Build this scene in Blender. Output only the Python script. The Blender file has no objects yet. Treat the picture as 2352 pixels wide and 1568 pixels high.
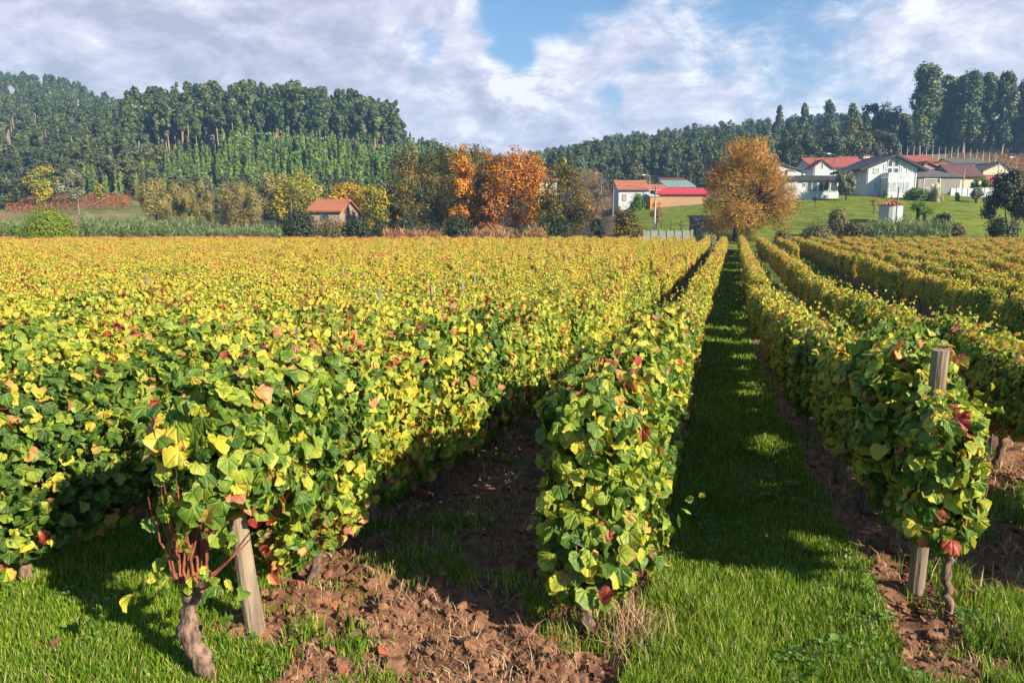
import bpy, math, random
import numpy as np
from mathutils import Vector

# ------------------------------------------------------------------ camera, sky, sun
F = 1700.0                                    # focal length in pixels of a 2352 x 1568 picture
PHI = math.atan((784 - 505) / F)              # the camera looks down a little
AL = math.atan(510 * math.cos(PHI) / F)       # and to the left of the vine rows (rows run along +Y)
CZ = 3.45
HX, HY = -math.sin(AL), math.cos(AL)          # heading
RX, RY = math.cos(AL), math.sin(AL)           # right hand
sc = bpy.context.scene
col = sc.collection
cam = bpy.data.cameras.new('camera'); co = bpy.data.objects.new('camera', cam); col.objects.link(co)
co.location = (0, 0, CZ); co.rotation_euler = (math.pi / 2 - PHI, 0, AL)
cam.sensor_width = 36; cam.lens = 36 * F / 2352; cam.clip_start = 0.1; cam.clip_end = 8000
sc.camera = co
SUN_EL, SUN_AZ = math.radians(29), math.radians(-24)       # azimuth from +X towards +Y
SX, SY, SZ = math.cos(SUN_EL) * math.cos(SUN_AZ), math.cos(SUN_EL) * math.sin(SUN_AZ), math.sin(SUN_EL)
sl = bpy.data.lights.new('sun', 'SUN'); sl.energy = 5.0; sl.angle = math.radians(0.5); sl.color = (1.0, 0.86, 0.66)
so = bpy.data.objects.new('sun', sl); col.objects.link(so)
so.rotation_euler = Vector((SX, SY, SZ)).to_track_quat('Z', 'Y').to_euler(); so.location = (60, -10, 60)
sc.view_settings.view_transform = 'Standard'; sc.view_settings.look = 'None'
sc.view_settings.exposure = 1.25; sc.view_settings.gamma = 1.0
sc.cycles.max_bounces = 6; sc.cycles.diffuse_bounces = 3; sc.cycles.transmission_bounces = 4
sc.cycles.volume_bounces = 0; sc.cycles.caustics_reflective = False; sc.cycles.caustics_refractive = False


class NT:
    """tiny node-tree helper"""
    def __init__(s, tree): s.t = tree; tree.nodes.clear()
    def n(s, typ, ins=None, **kw):
        nd = s.t.nodes.new(typ)
        for k, v in kw.items(): setattr(nd, k, v)
        for k, v in (ins or {}).items():
            sock = nd.inputs[k]
            if isinstance(v, bpy.types.NodeSocket): s.t.links.new(v, sock)
            else: sock.default_value = v
        return nd
    def m(s, op, a, b=0.0, clamp=False):
        return s.n('ShaderNodeMath', {0: a, 1: b}, operation=op, use_clamp=clamp).outputs[0]
    def ramp(s, fac, stops, interp='LINEAR'):
        nd = s.n('ShaderNodeValToRGB', {0: fac}); cr = nd.color_ramp; cr.interpolation = interp
        while len(cr.elements) < len(stops): cr.elements.new(0.5)
        for e, (p, c) in zip(cr.elements, stops):
            e.position = p; e.color = tuple(c) + (1,) if len(c) == 3 else c
        return nd.outputs[0]
    def mix(s, fac, a, b, mode='MIX'):
        nd = s.n('ShaderNodeMix', data_type='RGBA', blend_type=mode)
        for i, v in ((0, fac), (6, a), (7, b)):
            if isinstance(v, bpy.types.NodeSocket): s.t.links.new(v, nd.inputs[i])
            else: nd.inputs[i].default_value = v if i == 0 or len(v) == 4 else tuple(v) + (1,)
        return nd.outputs[2]
    def smooth(s, v, a, b):
        return s.n('ShaderNodeMapRange', {0: v, 1: a, 2: b, 3: 0.0, 4: 1.0}, interpolation_type='SMOOTHSTEP').outputs[0]


def dirof(px, py):
    u = (px - 1176) / F; v = (784 - py) / F
    cx = v * math.sin(PHI) + math.cos(PHI)
    d = Vector((u * RX + cx * HX, u * RY + cx * HY, v * math.cos(PHI) - math.sin(PHI)))
    return d.normalized()


w = bpy.data.worlds.new("World"); sc.world = w; w.use_nodes = True
W = NT(w.node_tree)
sky = W.n('ShaderNodeTexSky', sky_type='NISHITA', sun_disc=False, sun_elevation=SUN_EL,
          sun_rotation=math.pi / 2 - SUN_AZ, air_density=1.3, dust_density=0.6, ozone_density=1.6)
geo = W.n('ShaderNodeTexCoord').outputs['Generated']
sp = W.n('ShaderNodeSeparateXYZ', {0: geo})
zz = W.m('ADD', W.m('MAXIMUM', sp.outputs[2], 0.0), 0.42)
pv = W.n('ShaderNodeCombineXYZ', {0: W.m('DIVIDE', sp.outputs[0], zz), 1: W.m('DIVIDE', sp.outputs[1], zz), 2: 0.0}).outputs[0]
def cloudnoise(off, scale, detail, rough, dist=0.0):
    v = W.n('ShaderNodeVectorMath', {0: pv, 1: off}, operation='ADD').outputs[0]
    return W.n('ShaderNodeTexNoise', {'Vector': v, 'Scale': scale, 'Detail': detail, 'Roughness': rough, 'Distortion': dist}).outputs[0]
def patch(px, py, inner, outer):
    d = dirof(px, py)
    dt = W.n('ShaderNodeVectorMath', {0: geo, 1: d}, operation='DOT_PRODUCT').outputs['Value']
    return W.smooth(dt, math.cos(math.radians(outer)), math.cos(math.radians(inner)))
n_big = cloudnoise((3.1, 1.7, 0.4), 1.5, 3.0, 0.5)
n_fine = cloudnoise((0.4, 5.2, 1.3), 4.2, 10.0, 0.66, 0.2)
n_lit = cloudnoise((0.4 + 0.05, 5.2 - 0.02, 1.3), 4.2, 10.0, 0.66, 0.2)
dens = W.m('ADD', W.m('MULTIPLY', n_big, 0.58), W.m('MULTIPLY', n_fine, 0.60))
for px, py, a, b, k in ((1250, 20, 1, 7, -0.22), (950, 100, 0, 3, -0.2), (1170, 170, 0, 3, -0.16), (1390, 240, 0, 2, -0.16), (1190, 40, 0, 4, -0.14), (1750, -60, 2, 11, -0.16), (2000, 60, 2, 14, -0.09), (1450, 60, 1, 9, -0.10),
                        (960, 110, 0, 5, -0.07), (1100, 200, 0, 6, -0.06),
                        (1210, 240, 1, 7, 0.16), (350, 90, 10, 26, 0.22), (1900, 170, 4, 14, 0.10), (1300, 90, 0, 4, 0.08)):
    dens = W.m('ADD', dens, W.m('MULTIPLY', patch(px, py, a, b), k))
# broken cloud ahead; unseen sky overhead and behind kept clear to lessen fill light
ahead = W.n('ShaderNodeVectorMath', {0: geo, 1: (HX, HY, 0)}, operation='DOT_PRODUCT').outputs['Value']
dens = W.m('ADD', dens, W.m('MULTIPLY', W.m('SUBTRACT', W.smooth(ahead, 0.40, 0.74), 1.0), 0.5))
cover = W.smooth(dens, 0.38, 0.58)
thick = W.smooth(dens, 0.56, 0.92)
lit = W.m('MULTIPLY', W.m('SUBTRACT', n_fine, n_lit), 3.4)
tone = W.m('ADD', W.m('ADD', 0.62, lit), W.m('MULTIPLY', thick, -0.22))
tone = W.m('ADD', tone, W.m('MULTIPLY', patch(1180, 230, 0, 5), W.m('MULTIPLY', W.smooth(n_fine, 0.42, 0.56), 0.42)))
tone = W.m('ADD', tone, W.m('MULTIPLY', patch(1300, 85, 0, 3), 0.2))
tone = W.m('ADD', tone, W.m('MULTIPLY', patch(120, 70, 3, 22), -0.08))
tone = W.m('ADD', tone, W.m('MULTIPLY', patch(700, 120, 3, 14), -0.06), clamp=True)
ccol = W.ramp(tone, [(0.0, (0.225, 0.23, 0.28)), (0.4, (0.305, 0.305, 0.36)), (0.7, (0.375, 0.37, 0.42)), (1.0, (0.485, 0.475, 0.495))])
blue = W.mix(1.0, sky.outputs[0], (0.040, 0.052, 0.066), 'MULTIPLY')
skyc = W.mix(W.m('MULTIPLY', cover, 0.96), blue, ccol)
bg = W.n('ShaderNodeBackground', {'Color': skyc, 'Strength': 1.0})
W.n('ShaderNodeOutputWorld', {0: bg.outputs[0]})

# ------------------------------------------------------------------ helpers
rng = np.random.default_rng(11)
random.seed(5)


def zof(py, Z): return CZ + Z * math.tan(math.atan((784 - py) / F) - PHI)
def latof(px, py, Z):
    v = (784 - py) / F
    return Z * (px - 1176) / F / (math.cos(PHI) + v * math.sin(PHI))
def wz(Z):
    """true distance (m) of a station beyond the field"""
    return float(np.interp(Z, [0, 148, 170, 190, 300, 420, 700, 1500, 4000], [0, 88, 112, 148, 255, 385, 660, 1400, 3000]))
def xy(lat, Z): return lat * RX + Z * HX, lat * RY + Z * HY


def hsh(ix, iy, s):
    h = (ix.astype(np.int64) * 374761393 + iy.astype(np.int64) * 668265263 + s * 974711) & 0x7fffffff
    h = ((h ^ (h >> 13)) * 1274126177) & 0x7fffffff
    return ((h ^ (h >> 16)) & 0xffff) / 65535.0
def vnoise(x, y, s=0):
    x = np.asarray(x, float); y = np.asarray(y, float)
    ix = np.floor(x); iy = np.floor(y); fx = x - ix; fy = y - iy
    fx = fx * fx * (3 - 2 * fx); fy = fy * fy * (3 - 2 * fy)
    a = hsh(ix, iy, s); b = hsh(ix + 1, iy, s); c = hsh(ix, iy + 1, s); d = hsh(ix + 1, iy + 1, s)
    return (a * (1 - fx) + b * fx) * (1 - fy) + (c * (1 - fx) + d * fx) * fy
def fbm(x, y, s=0, o=4):
    t = 0; a = 0.5; n = 0
    for i in range(o):
        t = t + a * vnoise(x * 2 ** i, y * 2 ** i, s + i); n += a; a *= 0.55
    return t / n
def sstep(v, a, b):
    t = np.clip((np.asarray(v, float) - a) / (b - a), 0, 1); return t * t * (3 - 2 * t)


class MB:
    """collects shapes, builds ONE mesh"""
    def __init__(s): s.V = []; s.F = []; s.T = []; s.U = []; s.n = 0
    def add(s, V, faces, mat=0, tone=0.5, uv=None):
        V = np.asarray(V, float)
        for f in faces:
            f = np.asarray(f, int)
            if f.ndim == 1: f = f[None]
            s.F.append((f + s.n, mat))
        s.V.append(V); s.T.append(np.broadcast_to(np.asarray(tone, float), (len(V),))); s.U.append(np.zeros((len(V), 2)) if uv is None else uv); s.n += len(V)
        return s
    def box(s, c, size, rz=0.0, mat=0, tone=0.5, taper=1.0):
        x, y, z = (k / 2 for k in size)
        V = np.array([(sx * x * (taper if sz > 0 else 1), sy * y * (taper if sz > 0 else 1), sz * z) for sz in (-1, 1) for sx, sy in ((-1, -1), (1, -1), (1, 1), (-1, 1))])
        c_, s_ = math.cos(rz), math.sin(rz)
        V = V @ np.array([(c_, s_, 0), (-s_, c_, 0), (0, 0, 1)]) + np.array(c)
        return s.add(V, [np.array([(3, 2, 1, 0), (4, 5, 6, 7), (0, 1, 5, 4), (1, 2, 6, 5), (2, 3, 7, 6), (3, 0, 4, 7)])], mat, tone)
    def tube(s, P, R, sides=8, mat=0, tone=0.5, bump=0.0, cap=True):
        P = np.asarray(P, float); n = len(P); R = np.broadcast_to(np.asarray(R, float), (n,))
        D = np.gradient(P, axis=0); D /= np.linalg.norm(D, axis=1)[:, None] + 1e-9
        ref = np.array([1.0, 0, 0]) if abs(D[0][0]) < 0.8 else np.array([0, 1.0, 0])
        A = np.linspace(0, 2 * np.pi, sides, endpoint=False); V = []
        for i in range(n):
            a = np.cross(D[i], ref); a /= np.linalg.norm(a) + 1e-9; b = np.cross(D[i], a)
            r = R[i] * (1 + bump * (rng.random(sides) - 0.5) * 2)
            V.append(P[i] + (np.cos(A) * r)[:, None] * a + (np.sin(A) * r)[:, None] * b)
        V = np.concatenate(V); i = np.arange(n - 1)[:, None] * sides; j = np.arange(sides)[None]
        k = (j + 1) % sides
        fs = [np.stack([i + j, i + k, i + sides + k, i + sides + j], -1).reshape(-1, 4)]
        if cap: fs += [np.arange(sides)[None], ((n - 1) * sides + np.arange(sides)[::-1])[None]]
        return s.add(V, fs, mat, tone)
    def lathe(s, prof, c=(0, 0, 0), sides=14, mat=0, tone=0.5):
        A = np.linspace(0, 2 * np.pi, sides, endpoint=False)
        V = np.concatenate([np.stack([np.cos(A) * r, np.sin(A) * r, np.full(sides, z)], 1) for r, z in prof]) + np.array(c)
        n = len(prof); i = np.arange(n - 1)[:, None] * sides; j = np.arange(sides)[None]; k = (j + 1) % sides
        return s.add(V, [np.stack([i + j, i + k, i + sides + k, i + sides + j], -1).reshape(-1, 4), ((n - 1) * sides + np.arange(sides))[None]], mat, tone)
    def leaves(s, base, faces, P, Rm, S, tone, mat=0, rim=None):
        n, k = len(P), len(base)
        V = np.einsum('nij,kj->nki', Rm, base) * np.asarray(S, float).reshape(-1, 1, 1) + P[:, None, :]
        off = (np.arange(n) * k)[:, None, None]
        return s.add(V.reshape(-1, 3), [(f[None] + off).reshape(-1, f.shape[1]) for f in faces], mat, np.repeat(tone, k) + (0 if rim is None else np.tile(rim, n) * np.repeat(np.where(rng.random(n) < .06, 3.2, rng.uniform(-.5, 1.0, n)), k)), None if rim is None else np.tile(base[:, :2], (n, 1)))
    def mesh(s, name, mats, smooth=False):
        V = np.concatenate(s.V); me = bpy.data.meshes.new(name)
        loops = np.concatenate([f.ravel() for f, _ in s.F]); cnt = np.concatenate([np.full(len(f), f.shape[1]) for f, _ in s.F])
        mi = np.concatenate([np.full(len(f), m) for f, m in s.F])
        me.vertices.add(len(V)); me.vertices.foreach_set('co', V.astype(np.float32).ravel())
        me.loops.add(len(loops)); me.loops.foreach_set('vertex_index', loops.astype(np.int32))
        me.polygons.add(len(cnt)); me.polygons.foreach_set('loop_start', np.concatenate([[0], np.cumsum(cnt)[:-1]]).astype(np.int32))
        me.polygons.foreach_set('material_index', mi.astype(np.int32))
        me.polygons.foreach_set('use_smooth', np.full(len(cnt), bool(smooth)))
        a = me.attributes.new('tone', 'FLOAT', 'POINT'); a.data.foreach_set('value', np.concatenate(s.T).astype(np.float32))
        U = np.concatenate(s.U)
        if U.any():
            for k_, nm_ in enumerate(('leafx', 'leafy')):
                a = me.attributes.new(nm_, 'FLOAT', 'POINT'); a.data.foreach_set('value', U[:, k_].astype(np.float32))
        for m in (mats if isinstance(mats, (list, tuple)) else [mats]): me.materials.append(m)
        me.update(calc_edges=True); me.validate()
        return me
    def obj(s, name, mats, parent=None, smooth=False):
        return link(name, s.mesh(name, mats, smooth), parent)


def link(name, me, parent=None):
    o = bpy.data.objects.new(name, me); col.objects.link(o)
    if parent: o.parent = parent
    return o
def tag(o, label, cat=None, group=None, kind=None):
    if label: o['label'] = label
    if cat: o['category'] = cat
    if group: o['group'] = group
    if kind: o['kind'] = kind
    return o
def thing(name, label, cat, loc=(0, 0, 0), rz=0.0, group=None):
    o = bpy.data.objects.new(name, None); col.objects.link(o); o.empty_display_size = 0.2
    o.location = loc; o.rotation_euler = (0, 0, rz)
    return tag(o, label, cat, group)
def frames(N, T):
    """rotation matrices whose columns are side, tip, normal"""
    N = N / (np.linalg.norm(N, axis=1)[:, None] + 1e-9)
    T = T - N * np.sum(N * T, 1)[:, None]; T /= np.linalg.norm(T, axis=1)[:, None] + 1e-9
    return np.stack([np.cross(T, N), T, N], -1)

# ------------------------------------------------------------------ materials
def surf(name, build):
    m = bpy.data.materials.new(name); m.use_nodes = True; t = NT(m.node_tree); build(t); return m
def out(t, sh, disp=None):
    o = t.n('ShaderNodeOutputMaterial', {0: sh})
def leafmat(name, stops, trans=0.3, rough=0.5, objk=0.25, worldk=0.0, scale=0.1, vine=False, spec=0.4):
    def b(t):
        tone = t.n('ShaderNodeAttribute', attribute_name='tone').outputs['Fac']
        rnd = t.n('ShaderNodeObjectInfo').outputs['Random']
        fac = t.m('ADD', tone, t.m('MULTIPLY', t.m('SUBTRACT', rnd, 0.5), objk))
        pos = t.n('ShaderNodeNewGeometry').outputs['Position']
        if vine:
            sx = t.n('ShaderNodeSeparateXYZ', {0: pos})
            n = t.n('ShaderNodeTexNoise', {'Vector': pos, 'Scale': 0.45, 'Detail': 2.0}).outputs[0]
            fac = t.m('ADD', fac, t.m('MULTIPLY', t.m('SUBTRACT', n, 0.5), 0.36))
            spot = t.n('ShaderNodeTexNoise', {'Vector': pos, 'Scale': 26.0, 'Detail': 3.0}).outputs[0]
            fac = t.m('ADD', fac, t.m('MULTIPLY', t.m('SUBTRACT', spot, 0.5), 0.30))
            dp = t.n('ShaderNodeVectorMath', {0: pos, 1: (HX, HY, 0)}, operation='DOT_PRODUCT').outputs['Value']
            g = t.m('ADD', t.m('MULTIPLY', t.smooth(dp, 3.0, 14.0), 0.13), t.m('MULTIPLY', t.smooth(dp, 10.0, 50.0), 0.15))
            lf = t.smooth(sx.outputs[0], -18.0, -34.0)
            low = t.m('MULTIPLY', t.m('MULTIPLY', t.smooth(dp, 66.0, 80.0), lf), 0.16)
            n2 = t.n('ShaderNodeTexNoise', {'Vector': pos, 'Scale': 1.7, 'Detail': 1.0}).outputs[0]
            red = t.m('MULTIPLY', t.smooth(n2, 0.58, 0.67), t.m('MULTIPLY', t.smooth(tone, 0.22, 0.42), 0.42))
            fac = t.m('ADD', t.m('ADD', t.m('ADD', fac, g), low), red)
        elif worldk:
            n = t.n('ShaderNodeTexNoise', {'Vector': pos, 'Scale': scale, 'Detail': 2.0}).outputs[0]
            fac = t.m('ADD', fac, t.m('MULTIPLY', t.m('SUBTRACT', n, 0.5), worldk))
        c = t.ramp(fac, stops); p = None
        if vine:                                              # five veins fanning out from the stalk, blade puckered between them
            ax = t.m('ABSOLUTE', t.n('ShaderNodeAttribute', attribute_name='leafx').outputs['Fac']); ay = t.m('ADD', t.n('ShaderNodeAttribute', attribute_name='leafy').outputs['Fac'], -.04)
            an = t.m('ARCTAN2', ax, ay); rr = t.m('SQRT', t.m('ADD', t.m('MULTIPLY', ax, ax), t.m('MULTIPLY', ay, ay)))
            fr = t.m('ABSOLUTE', t.m('SUBTRACT', t.m('FRACT', t.m('ADD', t.m('DIVIDE', an, 0.72), 0.5)), 0.5))
            dv = t.m('MULTIPLY', t.m('MULTIPLY', fr, 0.72), rr)
            vein = t.m('SUBTRACT', 1.0, t.smooth(dv, 0.008, 0.05))
            c = t.mix(t.m('MULTIPLY', vein, 0.35), c, t.mix(0.5, c, (0.55, 0.55, 0.16)))
            bp = t.n('ShaderNodeBump', {'Height': t.m('SUBTRACT', t.smooth(dv, 0.0, 0.10), t.m('MULTIPLY', t.n('ShaderNodeTexNoise', {'Vector': pos, 'Scale': 55.0, 'Detail': 2.0}).outputs[0], 0.8)), 'Strength': 0.5, 'Distance': 0.010})
            p = t.n('ShaderNodeBsdfPrincipled', {'Base Color': c, 'Roughness': rough, 'Specular IOR Level': spec, 'Normal': bp.outputs[0]})
        p = p or t.n('ShaderNodeBsdfPrincipled', {'Base Color': c, 'Roughness': rough, 'Specular IOR Level': spec})
        tc = t.n('ShaderNodeBsdfTranslucent', {0: c})
        out(t, t.n('ShaderNodeMixShader', {0: trans, 1: p.outputs[0], 2: tc.outputs[0]}).outputs[0])
    return surf(name, b)
def plain(name, c, c2=None, scale=3.0, rough=0.8, bump=0.0, stretch=(1, 1, 1), detail=5.0, metal=0.0, spec=0.3):
    def b(t):
        co_ = t.n('ShaderNodeTexCoord').outputs['Object']
        mp = t.n('ShaderNodeMapping', {'Vector': co_, 'Scale': stretch}).outputs[0]
        n = t.n('ShaderNodeTexNoise', {'Vector': mp, 'Scale': scale, 'Detail': detail, 'Roughness': 0.65}).outputs[0]
        cc = t.mix(t.smooth(n, 0.3, 0.7), c, c2 or tuple(k * 0.7 for k in c))
        p = t.n('ShaderNodeBsdfPrincipled', {'Base Color': cc, 'Roughness': rough, 'Metallic': metal, 'Specular IOR Level': spec})
        if bump:
            bp = t.n('ShaderNodeBump', {'Height': n, 'Strength': bump, 'Distance': 0.02})
            t.t.links.new(bp.outputs[0], p.inputs['Normal'])
        out(t, p.outputs[0])
    return surf(name, b)
def tiles(name, c, c2):
    """pantile roof: rows of curved tiles in colour and relief"""
    def b(t):
        co_ = t.n('ShaderNodeTexCoord').outputs['Object']
        wv = t.n('ShaderNodeTexWave', {'Vector': co_, 'Scale': 0.9, 'Distortion': 0.3}, bands_direction='X').outputs['Fac']
        wz = t.n('ShaderNodeTexWave', {'Vector': co_, 'Scale': 1.3, 'Distortion': 0.4}, bands_direction='Z').outputs['Fac']
        n = t.n('ShaderNodeTexNoise', {'Vector': co_, 'Scale': 0.9, 'Detail': 6.0}).outputs[0]
        n2 = t.n('ShaderNodeTexNoise', {'Vector': co_, 'Scale': 7.0, 'Detail': 2.0}).outputs[0]
        f = t.m('ADD', t.m('MULTIPLY', t.smooth(n, 0.3, 0.7), 0.6), t.m('MULTIPLY', n2, 0.5), clamp=True)
        cc = t.mix(f, c, c2)
        bp = t.n('ShaderNodeBump', {'Height': t.m('ADD', wv, t.m('MULTIPLY', wz, 0.6)), 'Strength': 0.7, 'Distance': 0.08})
        out(t, t.n('ShaderNodeBsdfPrincipled', {'Base Color': cc, 'Roughness': 0.8, 'Normal': bp.outputs[0]}).outputs[0])
    return surf(name, b)

VINE = leafmat('vine_leaf', [(0.0, (0.030, 0.090, 0.014)), (0.18, (0.095, 0.20, 0.022)), (0.36, (0.33, 0.41, 0.045)), (0.54, (0.60, 0.53, 0.05)),
                             (0.70, (0.68, 0.50, 0.07)), (0.82, (0.55, 0.29, 0.10)), (0.91, (0.52, 0.20, 0.125)), (1.0, (0.34, 0.04, 0.03))],
               trans=0.38, rough=0.48, objk=0.24, vine=True, spec=0.45)
BARK = plain('vine_bark', (0.30, 0.20, 0.145), (0.055, 0.036, 0.027), 34, 0.95, 1.0, (1, 1, 0.22))
CANE = plain('vine_cane', (0.26, 0.085, 0.045), (0.15, 0.05, 0.03), 18, 0.75)
WOOD = plain('post_wood', (0.32, 0.25, 0.175), (0.15, 0.115, 0.085), 16, 0.9, 0.8, (1, 1, 0.08))
STEEL = plain('stake_metal', (0.16, 0.21, 0.27), (0.10, 0.13, 0.17), 10, 0.45, metal=0.7)
WIRE = plain('wire_metal', (0.45, 0.45, 0.45), None, 5, 0.35, metal=0.9)
EUC = leafmat('eucalyptus_leaf', [(0.0, (0.018, 0.040, 0.014)), (0.5, (0.070, 0.108, 0.030)), (1.0, (0.19, 0.215, 0.058))], 0.15, 0.5, 0.4, 0.35, 0.02)
PINE = leafmat('young_forest_leaf', [(0.0, (0.028, 0.066, 0.018)), (0.5, (0.115, 0.20, 0.036)), (1.0, (0.27, 0.34, 0.06))], 0.18, 0.55, 0.35, 0.35, 0.02)
BROAD = leafmat('broadleaf_leaf', [(0.0, (0.025, 0.042, 0.020)), (0.5, (0.070, 0.095, 0.042)), (1.0, (0.17, 0.165, 0.055))], 0.18, 0.55, 0.5, 0.3, 0.03)
ETRUNK = plain('eucalyptus_bark', (0.36, 0.26, 0.19), (0.19, 0.13, 0.10), 0.8, 0.9, 0, (1, 1, 0.15))
DTRUNK = plain('dark_bark', (0.085, 0.060, 0.045), (0.04, 0.03, 0.024), 4, 0.95, 0.4, (1, 1, 0.2))
def pal(name, a, b, c, d=None, tr=0.3, wk=0.5, sc_=0.35):
    st = [(0.0, a), (0.45, b), (0.8 if d else 1.0, c)] + ([(1.0, d)] if d else [])
    return leafmat(name, st, tr, 0.55, 0.0, wk, sc_)
P_BRIGHT = pal('clipped_green_leaf', (0.07, 0.12, 0.012), (0.17, 0.24, 0.02), (0.30, 0.36, 0.04))
P_POPLAR = pal('poplar_leaf', (0.10, 0.10, 0.04), (0.25, 0.21, 0.07), (0.42, 0.36, 0.09))
P_YGREEN = pal('yellow_green_leaf', (0.07, 0.10, 0.02), (0.26, 0.26, 0.03), (0.52, 0.42, 0.03), (0.6, 0.44, 0.05))
P_GOLD = pal('golden_leaf', (0.12, 0.12, 0.02), (0.42, 0.29, 0.03), (0.60, 0.36, 0.03), (0.55, 0.22, 0.03))
P_DARK = pal('dark_evergreen_leaf', (0.010, 0.020, 0.010), (0.022, 0.038, 0.015), (0.05, 0.065, 0.02), tr=0.1)
P_DKOLIVE = pal('dark_olive_leaf', (0.022, 0.036, 0.010), (0.075, 0.082, 0.018), (0.26, 0.17, 0.03), (0.46, 0.20, 0.03))
P_ORANGE = pal('orange_leaf', (0.16, 0.08, 0.015), (0.50, 0.19, 0.02), (0.66, 0.30, 0.02), (0.68, 0.44, 0.04))
P_MIX = pal('mixed_autumn_leaf', (0.03, 0.042, 0.012), (0.17, 0.12, 0.02), (0.52, 0.21, 0.025), (0.62, 0.38, 0.03), wk=1.2, sc_=0.3)
P_RUST = pal('rust_leaf', (0.12, 0.05, 0.02), (0.38, 0.12, 0.03), (0.50, 0.19, 0.04), (0.44, 0.28, 0.05))
P_BROWN = pal('bare_twig', (0.16, 0.10, 0.06), (0.29, 0.19, 0.10), (0.38, 0.27, 0.13))
P_WILLOW = pal('willow_leaf', (0.14, 0.15, 0.02), (0.42, 0.24, 0.04), (0.60, 0.28, 0.06), (0.62, 0.42, 0.07), tr=0.34, wk=0.9, sc_=0.22)
P_OLIVE = pal('olive_leaf', (0.07, 0.085, 0.045), (0.14, 0.16, 0.085), (0.26, 0.26, 0.15), tr=0.15)
P_LAWNB = pal('garden_leaf', (0.035, 0.09, 0.012), (0.08, 0.18, 0.02), (0.16, 0.27, 0.03), tr=0.2)
P_REED = pal('reed_leaf', (0.07, 0.11, 0.035), (0.15, 0.21, 0.075), (0.31, 0.36, 0.16), tr=0.3)
P_SCRUB = pal('scrub_leaf', (0.06, 0.06, 0.025), (0.13, 0.12, 0.045), (0.28, 0.20, 0.07), tr=0.2)
P_DRYB = pal('dry_brush_leaf', (0.14, 0.075, 0.04), (0.34, 0.18, 0.09), (0.47, 0.28, 0.14), tr=0.2)
P_PAMPAS = pal('pampas_leaf', (0.16, 0.17, 0.06), (0.30, 0.27, 0.13), (0.5, 0.42, 0.26), tr=0.2)
P_PLUME = plain('pampas_plume', (0.72, 0.62, 0.44), (0.55, 0.45, 0.3), 3)
P_RUSTVINE = pal('rust_vine_leaf', (0.10, 0.075, 0.03), (0.25, 0.09, 0.045), (0.40, 0.17, 0.04), tr=0.3, wk=0.9, sc_=0.05)
GRASS = leafmat('grass_blade', [(0.0, (0.036, 0.105, 0.008)), (0.5, (0.16, 0.30, 0.016)), (0.85, (0.40, 0.48, 0.04)), (1.0, (0.50, 0.44, 0.20))], 0.35, 0.45, 0.0, 0.5, 0.9)
WEED = leafmat('weed_leaf', [(0.0, (0.035, 0.11, 0.02)), (0.6, (0.10, 0.22, 0.03)), (1.0, (0.22, 0.33, 0.10))], 0.3, 0.5, 0.0, 0.3, 2.0)
STRAW = leafmat('straw', [(0.0, (0.24, 0.13, 0.07)), (0.6, (0.42, 0.27, 0.15)), (1.0, (0.55, 0.42, 0.26))], 0.2, 0.7, 0.0)
LITTER = leafmat('fallen_leaf', [(0.0, (0.15, 0.07, 0.04)), (0.6, (0.32, 0.15, 0.08)), (1.0, (0.34, 0.05, 0.025))], 0.15, 0.6, 0.0)
SOIL = plain('soil', (0.27, 0.14, 0.08), (0.12, 0.06, 0.036), 14, 0.95, 1.0, detail=8)
WHITE = plain('white_render', (0.48, 0.515, 0.54), (0.42, 0.45, 0.475), 0.6, 0.85)
CREAM = plain('cream_render', (0.62, 0.52, 0.38), (0.48, 0.39, 0.28), 0.7, 0.9)
STONE = plain('old_stone', (0.36, 0.29, 0.22), (0.20, 0.16, 0.125), 1.6, 0.95, 0.6)
BRICKW = plain('bare_block', (0.40, 0.25, 0.16), (0.31, 0.19, 0.12), 2.0, 0.95)
ORANGEW = plain('orange_wall', (0.62, 0.25, 0.055), (0.5, 0.19, 0.05), 0.8, 0.85)
GREYW = plain('grey_boards', (0.27, 0.26, 0.25), (0.17, 0.165, 0.16), 1.6, 0.9, 0, (4, 1, 0.3))
BLUEW = plain('blue_render', (0.34, 0.52, 0.62), (0.27, 0.43, 0.53), 0.8, 0.85)
TILE = tiles('red_roof_tile', (0.33, 0.085, 0.052), (0.21, 0.055, 0.037))
TILEO = tiles('orange_roof_tile', (0.40, 0.14, 0.065), (0.27, 0.095, 0.048))
TILEB = tiles('brown_roof_tile', (0.125, 0.055, 0.048), (0.085, 0.04, 0.036))
TILER = tiles('crimson_roof_sheet', (0.50, 0.035, 0.055), (0.38, 0.03, 0.045))
SLATE = plain('dark_roof', (0.022, 0.026, 0.036), (0.04, 0.044, 0.055), 1.2, 0.7)
SHEET = plain('grey_roof_sheet', (0.115, 0.11, 0.105), (0.07, 0.068, 0.065), 1.0, 0.8)
GREENR = plain('green_roof_sheet', (0.19, 0.27, 0.25), (0.14, 0.2, 0.19), 1.0, 0.7)
GLASS = plain('window_glass', (0.03, 0.05, 0.065), (0.05, 0.08, 0.1), 0.6, 0.12, spec=0.6)
FRAME = plain('white_frame', (0.72, 0.74, 0.74), None, 2, 0.5)
SHUTTER = plain('pale_shutter', (0.30, 0.38, 0.41), (0.26, 0.33, 0.36), 2, 0.6)
BRFRAME = plain('brick_surround', (0.45, 0.16, 0.08), None, 3, 0.9)
POLEW = plain('pole_wood', (0.30, 0.25, 0.20), (0.2, 0.17, 0.14), 3, 0.9)
CONC = plain('concrete', (0.46, 0.44, 0.41), (0.36, 0.35, 0.33), 2, 0.85)
TEAL = plain('glass_screen', (0.50, 0.62, 0.62), None, 1, 0.15)
PALEF = plain('pale_netting', (0.24, 0.26, 0.21), (0.17, 0.19, 0.15), 2, 0.8)

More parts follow.
